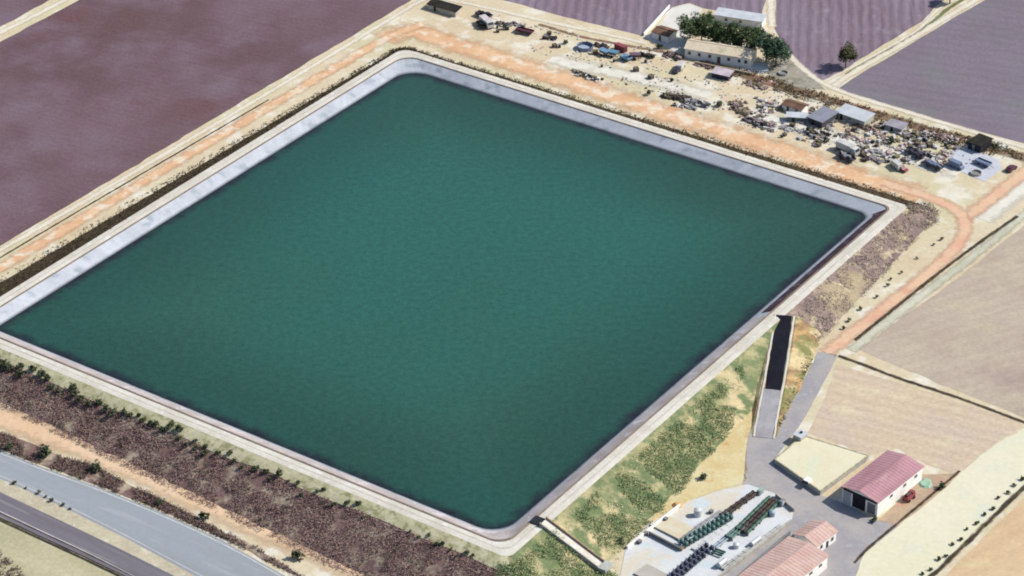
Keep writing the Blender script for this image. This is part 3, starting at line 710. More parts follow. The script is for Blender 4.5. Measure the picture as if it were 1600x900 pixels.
for px, py, h, r, mt, lb in [
    (1078, 62, 7.5, 3.0, m_leaf, 'leftmost tree of the row behind the farmhouse, olive green top'),
    (1096, 60, 8.2, 3.2, m_leaf, 'second tree from the left in the farmhouse row'),
    (1116, 67, 7.6, 3.0, m_leaf, 'third tree from the left in the farmhouse row, dark crown'),
    (1136, 71, 8.0, 3.3, m_leaf, 'fourth tree from the left, behind the middle of the farmhouse roof'),
    (1158, 76, 7.2, 3.0, m_leaf, 'fifth tree from the left in the farmhouse row'),
    (1178, 80, 7.6, 3.2, m_leaf, 'sixth tree from the left, behind the right end of the farmhouse'),
    (1197, 92, 8.4, 3.6, m_leafb, 'large blue green tree behind the farmhouse right corner'),
    (1212, 100, 7.8, 3.6, m_leafb, 'rightmost blue green tree, past the end of the farmhouse')]:
    tree(px, py+4, h*1.22, r*1.5, mt, lb, TG, n=640)
tree(1321, 106, 8.2, 3.6, m_olive, 'lone olive green tree in the field corner where the tracks meet')
tree(1484, 6, 6, 3, m_olive, 'small dark tree at the top edge between the two pale tracks')

# ------------------------------------------------------------------ buildings
m_whitewall = plain('white render', (244, 243, 240), fine=.08, c2=(232, 229, 224), k=.78)
m_lilac = plain('grey render', (206, 202, 214), fine=.08)
m_maroon = M('maroon sheet roof', (202, 156, 164), (184, 140, 148), s=.25, c3=(206, 166, 168), s3=.3, fine=.08, rough=.6, stretch=(0, .3), k=.62)
m_pink = M('pink tile roof', (222, 192, 182), (214, 178, 168), s=.25, c3=(226, 198, 174), s3=.3, fine=.10, k=.62)
m_tile = M('buff tile roof', (238, 226, 200), (238, 216, 190), s=.4, c3=(204, 202, 168), s3=.4, fine=.14, k=.62)
m_brownroof = M('brown rusty roof', (142, 112, 94), (120, 92, 80), s=.4, fine=.15)
m_darkroof = M('black green roof', (46, 46, 42), (62, 60, 52), s=.5, fine=.2)
m_greyroof = M('grey sheet roof', (158, 160, 176), (146, 148, 160), s=.4, fine=.1)
m_paleroof = M('pale sheet roof', (218, 224, 230), (204, 210, 216), s=.4, fine=.1)
m_glass = plain('dark window glass', (60, 66, 80), rough=.15, spec=.6, fine=.05)
m_dark = plain('dark interior', (30, 32, 40), fine=.2)
m_metal = plain('grey galvanised metal', (150, 152, 158), rough=.5, spec=.5, fine=.1)
m_conc = M('weathered concrete', (206, 202, 192), (188, 184, 176), s=.4, fine=.12, c3=(170, 166, 160), s3=.8)
m_wood = plain('brown timber', (120, 96, 78), fine=.25)

def building(name, label, cat, p0, ang_, L_, W_, hw, hr, roofm, wallm, parts=(), over=.35, flat=False, group=None, sink=.8, monop=False):
    """x along length, y to the left of it; ridge along x"""
    rt_ = root(name, p0, ang_, label, cat, group)
    wb = MB()
    if flat or monop:
        h2 = hw+hr
        wb.add([(0,0,-sink),(L_,0,-sink),(L_,W_,-sink),(0,W_,-sink),(0,0,hw),(L_,0,hw),(L_,W_,h2),(0,W_,h2)],
               [(3,2,1,0),(0,1,5,4),(1,2,6,5),(2,3,7,6),(3,0,4,7),(4,5,6,7)])
    else:
        wb.add([(0,0,-sink),(L_,0,-sink),(L_,W_,-sink),(0,W_,-sink),(0,0,hw),(L_,0,hw),(L_,W_,hw),(0,W_,hw),(0,W_/2,hw+hr),(L_,W_/2,hw+hr)],
               [(3,2,1,0),(0,1,5,4),(2,3,7,6),(3,0,4,8,7),(1,2,6,9,5),(4,5,9,8),(8,9,6,7)])
    wb.build('wall', wallm, rt_)
    rb = MB(); t_ = .14; e = .012
    if flat or monop:
        sl_ = hr/W_
        z0, z1 = hw-sl_*over+e, hw+hr+sl_*over+e
        a_, b_, c_, d_ = -over, L_+over, -over, W_+over
        rb.add([(a_,c_,z0),(b_,c_,z0),(b_,d_,z1),(a_,d_,z1),(a_,c_,z0+t_),(b_,c_,z0+t_),(b_,d_,z1+t_),(a_,d_,z1+t_)],
               [(3,2,1,0),(0,1,5,4),(1,2,6,5),(2,3,7,6),(3,0,4,7),(4,5,6,7)])
    else:
        sl_ = hr/(W_/2); ze = hw-sl_*over+e; zr = hw+hr+e
        prof = [(-over, ze), (W_/2, zr), (W_+over, ze), (W_+over, ze+t_), (W_/2, zr+t_), (-over, ze+t_)]
        n = 6; vs = [(-over, y, z) for y, z in prof]+[(L_+over, y, z) for y, z in prof]
        fs = [(i, (i+1) % n, n+(i+1) % n, n+i) for i in range(n)]+[(5,4,1,0),(4,3,2,1),(6,7,10,11),(7,8,9,10)]
        rb.add(vs, fs)
        k = int(L_/1.1)
        for i in range(1, k):                        # standing seams
            x = L_*i/k
            for sgn in (0, 1):
                y0, y1 = (-over, W_/2) if not sgn else (W_/2, W_+over)
                z0, z1 = (ze, zr) if not sgn else (zr, ze)
                rb.add([(x-.03, y0, z0+t_), (x+.03, y0, z0+t_), (x+.03, y1, z1+t_), (x-.03, y1, z1+t_), (x-.03, y0, z0+t_+.05), (x+.03, y0, z0+t_+.05), (x+.03, y1, z1+t_+.05), (x-.03, y1, z1+t_+.05)],
                       [(0,1,5,4),(1,2,6,5),(2,3,7,6),(3,0,4,7),(4,5,6,7)])
        rb.box(((L_)/2, W_/2, zr+t_+.03), (L_+2*over, .35, .12))
    rb.build('roof', roofm, rt_)
    for kind, side, x, z, w_, h_, mt in parts:
        # side: 'f' y=0 wall, 'b' y=W wall, 'l' x=0 gable, 'r' x=L gable
        fb = MB(); pb = MB()
        def bx(mb, u, v, du, dv, th, outw):
            if side == 'f': mb.box((u, -outw, v), (du, th, dv))
            elif side == 'b': mb.box((u, W_+outw, v), (du, th, dv))
            elif side == 'l': mb.box((-outw, u, v), (th, du, dv))
            else: mb.box((L_+outw, u, v), (th, du, dv))
        if kind == 'window':
            for sx_ in (-1, 1): bx(fb, x+sx_*(w_/2), z, .1, h_+.1, .12, .03)
            for sz_ in (-1, 1): bx(fb, x, z+sz_*(h_/2), w_-.1, .1, .12, .03)
            o_ = fb.build('window', m_conc, rt_); bx(pb, x, z, w_-.1, h_-.1, .04, .02); pb.build('pane', m_glass, o_)
        else:
            bx(fb, x, z, w_, h_, .08, .03); o_ = fb.build(kind, mt, rt_)
            if kind == 'door' and w_ < 3: bx(pb, x+w_*.35, z, .12, .12, .12, .1); pb.build('handle', m_metal, o_)
    return rt_

# maroon roofed shed
sa = ang((1370, 808), (1440, 750)); p0 = at(1370, 808)
p1 = at(1440, 750); L1 = (p1-p0).length; W1 = (at(1320, 779)-p0).length
building('farm_shed', 'maroon roofed white shed with open dark front beside the cream tank', 'shed', p0, sa, L1, W1, 4.5, 1.0, m_maroon, m_whitewall,
         [('doorway', 'l', W1*.52, 1.9, W1*.36, 3.6, m_dark), ('panel', 'l', W1*.86, 1.9, W1*.22, 3.4, m_lilac), ('panel', 'l', W1*.17, 1.8, W1*.22, 3.2, plain('grey shutter', (140, 132, 140))),
          ('fascia', 'l', W1*.5, 4.1, W1*.96, .7, m_dark),
          ('window', 'f', L1*.3, 3.2, 1.2, .8, None), ('window', 'f', L1*.6, 3.2, 1.2, .8, None), ('window', 'f', L1*.85, 3.2, 1.2, .8, None)])
# small pink roofed house (hip like)
h0 = at(1275, 868); ha = ang((1275, 868), (1306, 845)); hL = (at(1306, 845)-h0).length; hW = (at(1238, 851)-h0).length
building('small_house', 'small pink roofed white house behind the larger warehouse', 'house', h0, ha, hL, hW, 3.0, 1.1, m_pink, m_whitewall,
         [('window', 'f', hL*.25, 1.6, .9, 1.1, None), ('door', 'f', hL*.55, 1.0, .9, 2.0, m_glass), ('window', 'f', hL*.8, 1.6, .9, 1.1, None), ('window', 'l', hW*.4, 1.6, 1.0, 1.0, None)])
# large pink roofed warehouse running out of the picture
w0 = at(1292, 888); dirv = Vector((math.cos(sa), math.sin(sa), 0)); LW = 34
w0s = w0-dirv*LW; w0s.z = gz(w0s.x, w0s.y)
WW = 11.5
building('warehouse', 'large pink roofed warehouse with white side wall at the bottom edge', 'warehouse', Vector((w0s.x, w0s.y, w0.z-.4)), sa, LW, WW, 4.2, .9, m_pink, m_whitewall,
         [('window', 'f', LW-3, 3.0, 1.2, .8, None), ('window', 'f', LW-7, 3.0, 1.2, .8, None), ('door', 'f', LW-11, 1.4, 2.4, 2.8, m_metal), ('window', 'f', LW-15, 3.0, 1.2, .8, None)], sink=1.5)
# farmhouse
fa = ang((1070, 90), (1172, 107)); f0 = at(1070, 90); fL = (at(1172, 107)-f0).length
building('farmhouse', 'long white farmhouse with buff tiled roof and small dark windows', 'farmhouse', f0, fa, fL, 7.5, 3.3, 1.3, m_tile, m_whitewall,
         [('window', 'f', fL*q, 1.9, .9, 1.1, None) for q in (.07, .22, .38, .67, .83, .93)]+[('door', 'f', fL*.52, 1.1, 1.1, 2.2, m_wood)])
building('outbuilding', 'white flat outbuilding behind the row of farm trees', 'outbuilding', at(1116, 34), ang((1116, 34), (1190, 46)), (at(1190, 46)-at(1116, 34)).length, 5.0, 2.6, .2, m_paleroof, m_whitewall, flat=True, parts=[('window', 'f', 4, 1.5, .9, .9, None), ('window', 'f', 9, 1.5, .9, .9, None)])
building('hut', 'small hut with brown rusty roof at the left of the farmyard', 'hut', at(1019, 60), ang((1019, 60), (1050, 70)), 6.2, 5.5, 2.4, .7, m_brownroof, m_whitewall, parts=[('door', 'f', 3, 1, .9, 2.0, m_wood)])
building('hut', 'brown roofed hut with pale walls in the middle of the scrapyard', 'hut', at(1222, 172), ang((1222, 172), (1256, 182)), 6.8, 4.2, 2.0, .5, m_brownroof, m_whitewall, parts=[('door', 'f', 2, 1, .9, 1.9, m_wood), ('window', 'f', 5, 1.2, .8, .8, None)])
building('shed', 'long black roofed shed at the top corner by the pale track', 'shed', at(668, 14), ang((668, 14), (712, 27)), (at(712, 27)-at(668, 14)).length, 3.4, 1.8, .5, m_darkroof, plain('pale block wall', (222, 212, 196)), monop=True, parts=[('door', 'f', 3, .85, .9, 1.7, m_dark)])
building('shed', 'grey blue roofed shed right of the brown roofed hut', 'shed', at(1262, 192), ang((1262, 192), (1284, 201)), (at(1284, 201)-at(1262, 192)).length, 8.0, 2.1, .4, m_greyroof, plain('dark block wall', (92, 90, 98)), monop=True, parts=[('door', 'f', 2, .95, .9, 1.9, m_dark)])
building('shed', 'pale grey roofed shed beside the grey blue roofed one', 'shed', at(1306, 184), ang((1306, 184), (1350, 200)), (at(1350, 200)-at(1306, 184)).length, 5.4, 2.1, .4, m_paleroof, m_conc, monop=True, parts=[('door', 'f', 2, .95, .9, 1.9, m_dark), ('window', 'f', 5, 1.3, .9, .7, None)])
building('shed', 'low white roofed lean-to in front of the brown roofed hut', 'shed', at(1229, 190), ang((1229, 190), (1260, 192)), (at(1260, 192)-at(1229, 190)).length, 2.6, 1.7, .2, m_paleroof, plain('teal board', (120, 140, 138)), monop=True, parts=[('door', 'f', 2, .8, .8, 1.6, m_dark)])
building('shed', 'pale pinkish roofed hut with walls coloured dark for shade below the farmhouse', 'shed', at(1112, 121), ang((1112, 121), (1138, 127)), (at(1138, 127)-at(1112, 121)).length, 3.6, 1.7, .3, plain('pinkish roof', (222, 208, 216)), plain('shade coloured board', (60, 58, 76)), monop=True, parts=[('door', 'f', 2, .8, .8, 1.6, m_dark)])  # the shade on the hut walls is put into their colour
building('shed', 'black flat shed below the right end of the top track', 'shed', at(1512, 232), ang((1512, 232), (1532, 240)), 4.6, 6.0, 2.4, .2, m_darkroof, plain('black board', (44, 44, 56)), flat=True, parts=[('door', 'f', 2, 1, .9, 2.0, m_metal)])
building('shed', 'grey mauve roofed shed right of the pale grey roofed one', 'shed', at(1384, 202), ang((1384, 202), (1410, 210)), 5.4, 3.6, 1.6, .3, plain('mauve roof', (182, 176, 188)), m_conc, monop=True, parts=[('door', 'f', 2, .8, .8, 1.6, m_dark)])

# cream covered tank (low concrete box)
TH = 1.3
tp = [at(*q, TH) for q in ((1210, 718), (1254, 680), (1358, 712), (1282, 768))]
tr = root('covered_tank', Vector((tp[0].x, tp[0].y, tp[0].z-TH)), 0, 'cream flat covered concrete tank beside the maroon roofed shed', 'water tank')
o0 = tr.location.copy(); vs = [tuple(p-o0) for p in tp]
lo = [(x, y, z-TH-1) for x, y, z in vs]
b1 = MB(); b1.add(vs+lo, [(0,1,5,4),(1,2,6,5),(2,3,7,6),(3,0,4,7)]); b1.build('wall', m_conc, tr)
cc = sum((Vector(v) for v in vs), Vector())/4
def ins(v, f, dz): q = cc+(Vector(v)-cc)*f; return (q.x, q.y, v[2]+dz)
b2 = MB(); b2.add([ins(v, 1.004, .14) for v in vs]+[ins(v, 1.004, -.05) for v in vs]+[ins(v, .965, .14) for v in vs]+[ins(v, .965, .03) for v in vs],
    [(0,1,9,8),(1,2,10,9),(2,3,11,10),(3,0,8,11),(4,5,1,0),(5,6,2,1),(6,7,3,2),(7,4,0,3),(8,9,13,12),(9,10,14,13),(10,11,15,14),(11,8,12,15)])
b2.build('parapet', M('stained parapet', (214, 208, 176), (166, 162, 142), s=.8, fine=.12), tr)
b3 = MB(); b3.add([ins(v, .97, .05) for v in vs], [(0, 1, 2, 3)]); o = b3.build('roof', m_tank, tr)
if o.data.polygons[0].normal.z < 0: o.data.flip_normals()
def small(name, label, cat, px, py, rz, spec_, group=None, h=0):
    """spec_: list of (partname, builder(MB), material)"""
    r_ = root(name, at(px, py, h), rz, label, cat, group)
    for pn, fn, mt in spec_:
        mb = MB(); fn(mb); mb.build(pn, mt, r_)
    return r_
small('access_hatch', 'white raised hatch with dark opening near the front corner of the cream tank', 'hatch', 1262, 752, sa,
      [('body', lambda m_: m_.box((0, 0, .35), (1.8, 1.6, .6)), m_whitewall), ('lid', lambda m_: m_.box((-1.2, 0, .25), (.5, 1.7, .4)), m_dark)], None, TH+.06)
small('pump_hut', 'tiny pale pump hut with dark round vent at the top corner of the tank', 'hut', 1250, 688, sa,
      [('wall', lambda m_: m_.box((0, 0, .7), (3.0, 2.4, 2.6)), m_conc), ('roof', lambda m_: m_.box((0, 0, 2.07), (3.2, 2.6, .14)), m_paleroof), ('vent', lambda m_: m_.cyl((.4, 0, 2.14), (.4, 0, 2.5), .35), m_dark)], None, .4)

# spillway down the bank at the near corner
cr = atz(842, 815, .1)
sr = at(940, 886, .4)
d = (sr-cr); run = Vector((d.x, d.y, 0)).length; drop = cr.z-sr.z
rt_ = root('spillway', Vector((cr.x, cr.y, 0)), math.atan2(d.y, d.x), 'pale concrete spillway channel running down the bank from the near corner', 'spillway')
mb = MB(); q = -drop; cr.z += .35
rt_.location.z = cr.z
mb.add([(1.2, -1.3, .1), (run, -1.3, q), (run, 1.3, q), (1.2, 1.3, .1), (1.2, -1.3, -1.8), (run, -1.3, q-1.8), (run, 1.3, q-1.8), (1.2, 1.3, -1.8)], [(0,1,2,3),(4,5,1,0),(6,7,3,2),(5,6,2,1),(7,4,0,3)])
mb.build('channel_floor', m_crest, rt_)
for sgn in (-1, 1):
    mb = MB(); y0, y1 = sorted((sgn*1.3, sgn*1.6))
    mb.add([(1.2, y0, .1), (run, y0, q), (run, y1, q), (1.2, y1, .1), (1.2, y0, .75), (run, y0, q+.65), (run, y1, q+.65), (1.2, y1, .75)], [(4,5,6,7),(0,1,5,4),(2,3,7,6),(1,2,6,5),(3,0,4,7)])
    mb.add([(1.2, y0, -1.5), (run, y0, q-1.5), (run, y1, q-1.5), (1.2, y1, -1.5), (1.2, y0, .1), (run, y0, q), (run, y1, q), (1.2, y1, .1)], [(0,1,5,4),(2,3,7,6),(1,2,6,5),(3,0,4,7)])
    mb.build('side_wall', m_conc if sgn < 0 else M('rusty stained wall', (190, 164, 138), (160, 140, 124), s=.8), rt_)
mb = MB(); mb.box((run+1.1, 0, q+.1), (2.2, 3.6, 1.0)); mb.build('basin', M('basin concrete', (206, 208, 200), (186, 192, 184), s=.6), rt_)
r2_ = root('intake_grate', Vector((cr.x, cr.y, .1)), math.atan2(d.y, d.x), 'black square intake grate on the crest path at the head of the spillway', 'grate')
mb = MB(); mb.box((-.4, 0, .1), (3.0, 3.2, .25)); mb.build('chamber', m_dark, r2_)
mb = MB()
for k in range(9): mb.box((-1.8+k*.35, 0, .26), (.07, 3.1, .06))
mb.build('bars', plain('dark steel', (70, 70, 78)), r2_)

# ------------------------------------------------------------------ pump and filter station
m_teal = plain('teal painted steel', (90, 130, 122), rough=.5, c2=(70, 108, 104), spec=.4)
m_navy = plain('dark blue steel', (62, 66, 92), rough=.5, spec=.4)
m_rust = plain('dark brown pipe', (78, 62, 58), c2=(58, 46, 44), rough=.7)
m_blueg = plain('pale blue pipe', (168, 186, 200), rough=.5, spec=.4)
m_greenb = plain('green painted steel', (70, 112, 92), rough=.5)
da = sa
def pipes(name, label, px0, px1, n, r, gap, mt, h=.9, cols=None):
    a_ = at(*px0); b_ = at(*px1); Lx = (b_-a_).length
    r_ = root(name, a_, math.atan2(b_.y-a_.y, b_.x-a_.x), label, 'pipework')
    for k in range(n):
        mb = MB(); mb.cyl((0, k*gap, h), (Lx, k*gap, h+random.uniform(-.05, .1)), r, r, 10)
        for j in range(int((Lx-.2)/2.2)+1): mb.cyl((j*2.2-.06+.1, k*gap, h), (j*2.2+.1, k*gap, h), r*1.35, r*1.35, 10)
        mb.build('pipe', (cols[k % len(cols)] if cols else mt), r_, smooth=False)
    for j in range(int(Lx/3)+1):
        mb = MB(); mb.box((j*3+.3, (n-1)*gap/2, h/2-.2), (.3, n*gap, h+.2-r)); mb.build('support', m_conc, r_)
    return r_
pipes('pipe_bank', 'long dark brown pipe pair on the slab nearest the bare ground', (1130, 812), (1182, 774), 2, .42, .95, m_rust)
pipes('pipe_bank', 'wide bank of brown and green pipes on the right part of the slab', (1166, 838), (1218, 786), 4, .42, 1.0, m_rust, cols=[m_greenb, m_rust, m_rust, m_greenb])
pipes('pipe_bank', 'pale blue header pipe between the two filter rows', (1100, 872), (1172, 818), 2, .3, .8, m_blueg, .6)
def filter_tank():
    r_ = root('filter_tank', (0, 0, 0), 0, 'filter tank', 'filter tank')
    mb = MB(); prof = [(.0, .35), (.35, .4), (.55, .6), (.58, 1.0), (.55, 1.5), (.35, 1.7), (0, 1.76)]; n = 12; vs = []; fs = []
    for rr, z in prof:
        for i in range(n): t_ = 2*math.pi*i/n; vs.append((math.cos(t_)*max(rr, .01), math.sin(t_)*max(rr, .01), z))
    for k in range(len(prof)-1):
        for i in range(n): fs.append((k*n+i, k*n+(i+1) % n, (k+1)*n+(i+1) % n, (k+1)*n+i))
    mb.add(vs, fs); mb.build('vessel', FT_M, r_, smooth=True)
    mb = MB()
    for a_ in range(3): t_ = a_*2.09; mb.cyl((math.cos(t_)*.4, math.sin(t_)*.4, -.1), (math.cos(t_)*.4, math.sin(t_)*.4, .6), .05, n=6)
    mb.build('leg', m_metal, r_)
    mb = MB(); mb.cyl((.3, 0, .9), (1.3, 0, .9), .12, n=8); mb.build('inlet_pipe', m_blueg, r_); mb = MB(); mb.cyl((.2, 0, 1.65), (.2, 0, 2.0), .1, n=8); mb.build('outlet_pipe', m_blueg, r_)
    return r_
FT_M = m_teal
PF1 = Proto(filter_tank, 1); FT_M = m_navy; PF2 = Proto(filter_tank, 1)
def trow(proto, a_, b_, n, rows, label, group, gap=1.5):
    A_, B_ = at(*a_), at(*b_); rz = math.atan2(B_.y-A_.y, B_.x-A_.x); nr = Vector((-math.sin(rz), math.cos(rz), 0))
    for r_ in range(rows):
        for k in range(n):
            p = A_.lerp(B_, k/(n-1))+nr*r_*gap; p.z = gz(p.x, p.y)+.1
            proto.put(p, rz+math.pi/2, 1.0, label[r_], 'filter tank', group)
trow(PF1, (1072, 856), (1142, 814), 11, 2, ['teal filter tank in the front line of the upper filter row on the slab', 'teal filter tank in the back line of the upper filter row on the slab'], 'filter tanks of the upper row', 1.5)
trow(PF2, (1040, 924), (1112, 862), 12, 2, ['dark blue filter tank in the front line of the lower filter row', 'dark blue filter tank in the back line of the lower filter row'], 'filter tanks of the lower row', 1.6)
pipes('pipe_bank', 'short teal pipe bundle between upper filters and brown pipe bank', (1142, 846), (1168, 824), 3, .3, .8, m_teal)
def wall(name, label, pa, pb, h, th, mt, cap=None, cat='wall'):
    a_, b_ = at(*pa), at(*pb); Lx = (b_-a_).length
    r_ = root(name, a_, math.atan2(b_.y-a_.y, b_.x-a_.x), label, cat)
    dz = b_.z-a_.z
    mb = MB(); mb.add([(0,-th/2,-.4),(Lx,-th/2,dz-.4),(Lx,th/2,dz-.4),(0,th/2,-.4),(0,-th/2,h),(Lx,-th/2,dz+h),(Lx,th/2,dz+h),(0,th/2,h)], [(3,2,1,0),(0,1,5,4),(1,2,6,5),(2,3,7,6),(3,0,4,7),(4,5,6,7)])
    mb.build('panel', mt, r_)
    mb = MB(); t2 = th/2+.05; mb.add([(-.05,-t2,h+.004),(Lx+.05,-t2,dz+h+.004),(Lx+.05,t2,dz+h+.004),(-.05,t2,h+.004),(-.05,-t2,h+.1),(Lx+.05,-t2,dz+h+.1),(Lx+.05,t2,dz+h+.1),(-.05,t2,h+.1)], [(3,2,1,0),(0,1,5,4),(1,2,6,5),(2,3,7,6),(3,0,4,7),(4,5,6,7)])
    mb.build('coping', cap or mt, r_); return r_
wall('boundary_wall', 'grey concrete wall along the lower right edge of the filter slab', (1120, 908), (1236, 818), 1.1, .5, m_conc)
wall('boundary_wall', 'second concrete wall closer to the pink warehouse', (1150, 908), (1234, 836), 1.0, .4, plain('grey wall', (150, 148, 150)))
wall('boundary_wall', 'short wall closing the right end of the filter slab', (1212, 776), (1241, 800), 1.0, .35, m_conc)
wall('tank_wall', 'grey wall between the cream basin and the pale slab', (1014, 836), (1064, 862), 1.0, .3, plain('grey wall shade', (140, 138, 136)))
wall('tank_wall', 'brownish wall on the right side of the cream basin', (1064, 862), (1082, 844), .9, .3, plain('brown wall', (160, 146, 120)))
wall('boundary_wall', 'pale wall along the upper left edge of the slab below the green bank', (980, 858), (1062, 792), .8, .4, m_whitewall)
pr = root('basin_cover', at(1045, 828), ang((1014, 836), (1064, 862)), 'low cream rectangular basin cover on the upper slab', 'basin')
mb = MB(); mb.box((0, 1.2, .1), (9.0, 6.0, .7)); mb.build('body', m_conc, pr); mb = MB(); mb.box((0, 1.2, .49), (9.1, 6.1, .08)); mb.build('lid', M('cream lid', (234, 226, 202), (228, 216, 186), s=.3, fine=.06), pr)
pr = root('basin_cover', at(1016, 905), ang((1014, 836), (1064, 862)), 'flat beige basin cover in the lower left of the slab', 'basin')
mb = MB(); mb.box((0, 1.2, .1), (8.0, 5.0, .8)); mb.build('body', m_conc, pr); mb = MB(); mb.box((0, 1.2, .54), (8.1, 5.1, .08)); mb.build('lid', M('beige lid', (206, 200, 190), (196, 190, 180), s=.3, fine=.06), pr)
m_paint = plain('white painted steel', (228, 232, 236), rough=.4, spec=.4)
def vtank(px, py, r, h, mt, label, horiz=0):
    if horiz: sp_ = [('vessel', lambda m_: m_.cyl((-horiz/2, 0, r+.3), (horiz/2, 0, r+.3), r, n=16), mt), ('support', lambda m_: [m_.box((x, 0, .2), (.25, r*1.6, .7)) for x in (-horiz*.3, horiz*.3)], m_conc)]
    else: sp_ = [('vessel', lambda m_: m_.cyl((0, 0, -.1), (0, 0, h), r, n=16), mt), ('dome', lambda m_: m_.cyl((0, 0, h), (0, 0, h+.3), r*.98, r*.4, n=16), mt), ('pipe', lambda m_: m_.cyl((r+.1, 0, -.1), (r+.1, 0, h*.8), .1, n=8), m_metal)]
    return small('storage_tank', label, 'tank', px, py, da, sp_)
vtank(1090, 806, 1.0, 2.0, m_paint, 'white upright tank left of the dark brown pipe pair')
vtank(1206, 806, .8, 1.4, m_blueg, 'pale blue upright tank beside the wide brown and green pipe bank')
vtank(1150, 856, .8, 1.2, m_paint, 'white upright tank right of the lower filter row')
vtank(1180, 850, .6, 1, m_paint, 'white horizontal tank near the lower right slab wall', 3.4)
vtank(1078, 846, .5, 1, m_blueg, 'pale blue horizontal tank beside the brownish basin wall', 2.4)
vtank(1128, 884, .7, 1, m_paint, 'white horizontal tank between the dark blue filters and the slab wall', 3.0)
small('control_cabinet', 'pale green control cabinet at the upper end of the slab', 'cabinet', 1188, 772, da, [('body', lambda m_: m_.box((0, 0, .8), (2.0, .8, 1.8)), plain('pale green cabinet', (176, 204, 190))), ('door', lambda m_: m_.box((-.5, -.42, .85), (.8, .05, 1.4)), m_metal)])
small('control_cabinet', 'grey control cabinet by the short wall of the slab', 'cabinet', 1222, 790, da, [('body', lambda m_: m_.box((0, 0, .8), (1.6, .8, 1.8)), m_metal), ('door', lambda m_: m_.box((0, -.42, .85), (.8, .05, 1.4)), m_paint)])
pipes('pipe_bank', 'thin white pipes running between the two filter rows', (1086, 862), (1150, 816), 3, .16, .5, m_paint, .45)
pipes('pipe_bank', 'grey pipes crossing the slab above the upper filter row', (1060, 846), (1128, 800), 2, .2, .6, m_metal, .4)
pipes('pipe_bank', 'pale pipes along the lower wall of the filter slab', (1130, 892), (1222, 822), 2, .25, .7, plain('pale grey pipe', (196, 198, 196)), .4)
pipes('pipe_bank', 'teal cross pipes at the upper end of the dark blue filter row', (1112, 866), (1128, 872), 3, .25, .9, m_teal, .6)
for px, py, lb in [(1009, 836, 'small mauve valve box at the corner of the cream basin'), (999, 849, 'small dark valve box left of the pale slab'), (1040, 814, 'small dark valve box on the edge above the cream basin'), (1111, 802, 'small grey valve box near the brown pipe pair')]:
    small('valve_box', lb, 'valve box', px, py, da, [('body', lambda m_: m_.box((0, 0, .45), (1.0, .8, .9)), plain('mauve grey metal', (112, 104, 120))), ('lid', lambda m_: m_.box((0, 0, .94), (1.1, .9, .06)), m_metal)])
small('sand_heap', 'small orange heap of sand at the edge of the green bank', 'sand heap', 1058, 790, 0, [('heap', lambda m_: [m_.cyl((0, 0, -.1), (0, 0, .7), 1.6, .5, 12), m_.cyl((.6, .4, -.1), (.6, .4, .5), 1.2, .2, 12)], plain('orange sand', (232, 178, 112)))])
small('water_cart', 'red cart with dark body parked behind the white wall of the maroon roofed shed', 'cart', 1420, 780, sa,
      [('body', lambda m_: [m_.box((0, 0, 1.0), (3.4, 1.6, 1.0)), m_.box((1.2, 0, 1.7), (1.0, 1.4, .5))], plain('red paint', (172, 84, 90))),
       ('tank', lambda m_: m_.cyl((-1.4, 0, 1.7), (.4, 0, 1.7), .5, n=12), plain('dark red tank', (84, 44, 52))),
       ('wheel', lambda m_: [m_.cyl((x, y-.1, .4), (x, y+.1, .4), .4, n=12) for x in (-1.1, 1.1) for y in (-.9, .9)], m_dark)])
small('tarpaulin', 'pale green tarpaulin heap behind the maroon roofed shed', 'tarpaulin', 1446, 757, sa, [('sheet', lambda m_: [m_.cyl((0, 0, -.1), (0, 0, .5), 2.0, 1.3, 9), m_.cyl((1.5, .6, -.1), (1.5, .6, .4), 1.4, .8, 8)], plain('pale green sheet', (176, 212, 186)))])

# ------------------------------------------------------------------ vehicles
def wheel(parent, x, y, r=.4, wd=.25):
    mb = MB(); mb.cyl((x, y-wd/2, r), (x, y+wd/2, r), r, n=14); o_ = mb.build('wheel', plain_tyre, parent)
    mb = MB(); s_ = 1 if y > 0 else -1; mb.cyl((x, y+s_*wd/2, r), (x, y+s_*(wd/2+.02), r), r*.5, n=10); mb.build('rim', m_metal, o_)
plain_tyre = plain('tyre rubber', (44, 42, 44))
def car(px, py, rz, paint, label, van=False):
    r_ = root('van' if van else 'car', at(px, py), rz, label, 'van' if van else 'car')
    mb = MB()
    pf = [(-2.1, .35), (2.1, .35), (2.15, .8), (1.3, .95), (.6, 1.45), (-1.2, 1.5), (-1.9, 1.0), (-2.15, .9)] if not van else [(-2.4, .35), (2.4, .35), (2.45, 1.0), (1.8, 1.3), (1.4, 2.1), (-2.35, 2.15), (-2.4, 1.2)]
    mb.prism(pf, -.85, .85); mb.build('body', paint, r_)
    mb = MB()
    if van: mb.add([(1.84, -.75, 1.36), (1.84, .75, 1.36), (1.5, .7, 2.0), (1.5, -.7, 2.0)], [(0, 1, 2, 3)])
    else:
        mb.add([(1.2, -.72, 1.03), (1.2, .72, 1.03), (.68, .66, 1.46), (.68, -.66, 1.46)], [(0, 1, 2, 3)])
        for s_ in (-1, 1): mb.add([(.9, s_*.862, 1.0), (.55, s_*.862, 1.38), (-1.15, s_*.862, 1.42), (-1.6, s_*.862, 1.02)], [(0, 1, 2, 3)])
    mb.build('window', m_glass, r_)
    for x in (-1.35, 1.35):
        for y in (-.8, .8): wheel(r_, x, y, .34, .22)
    return r_
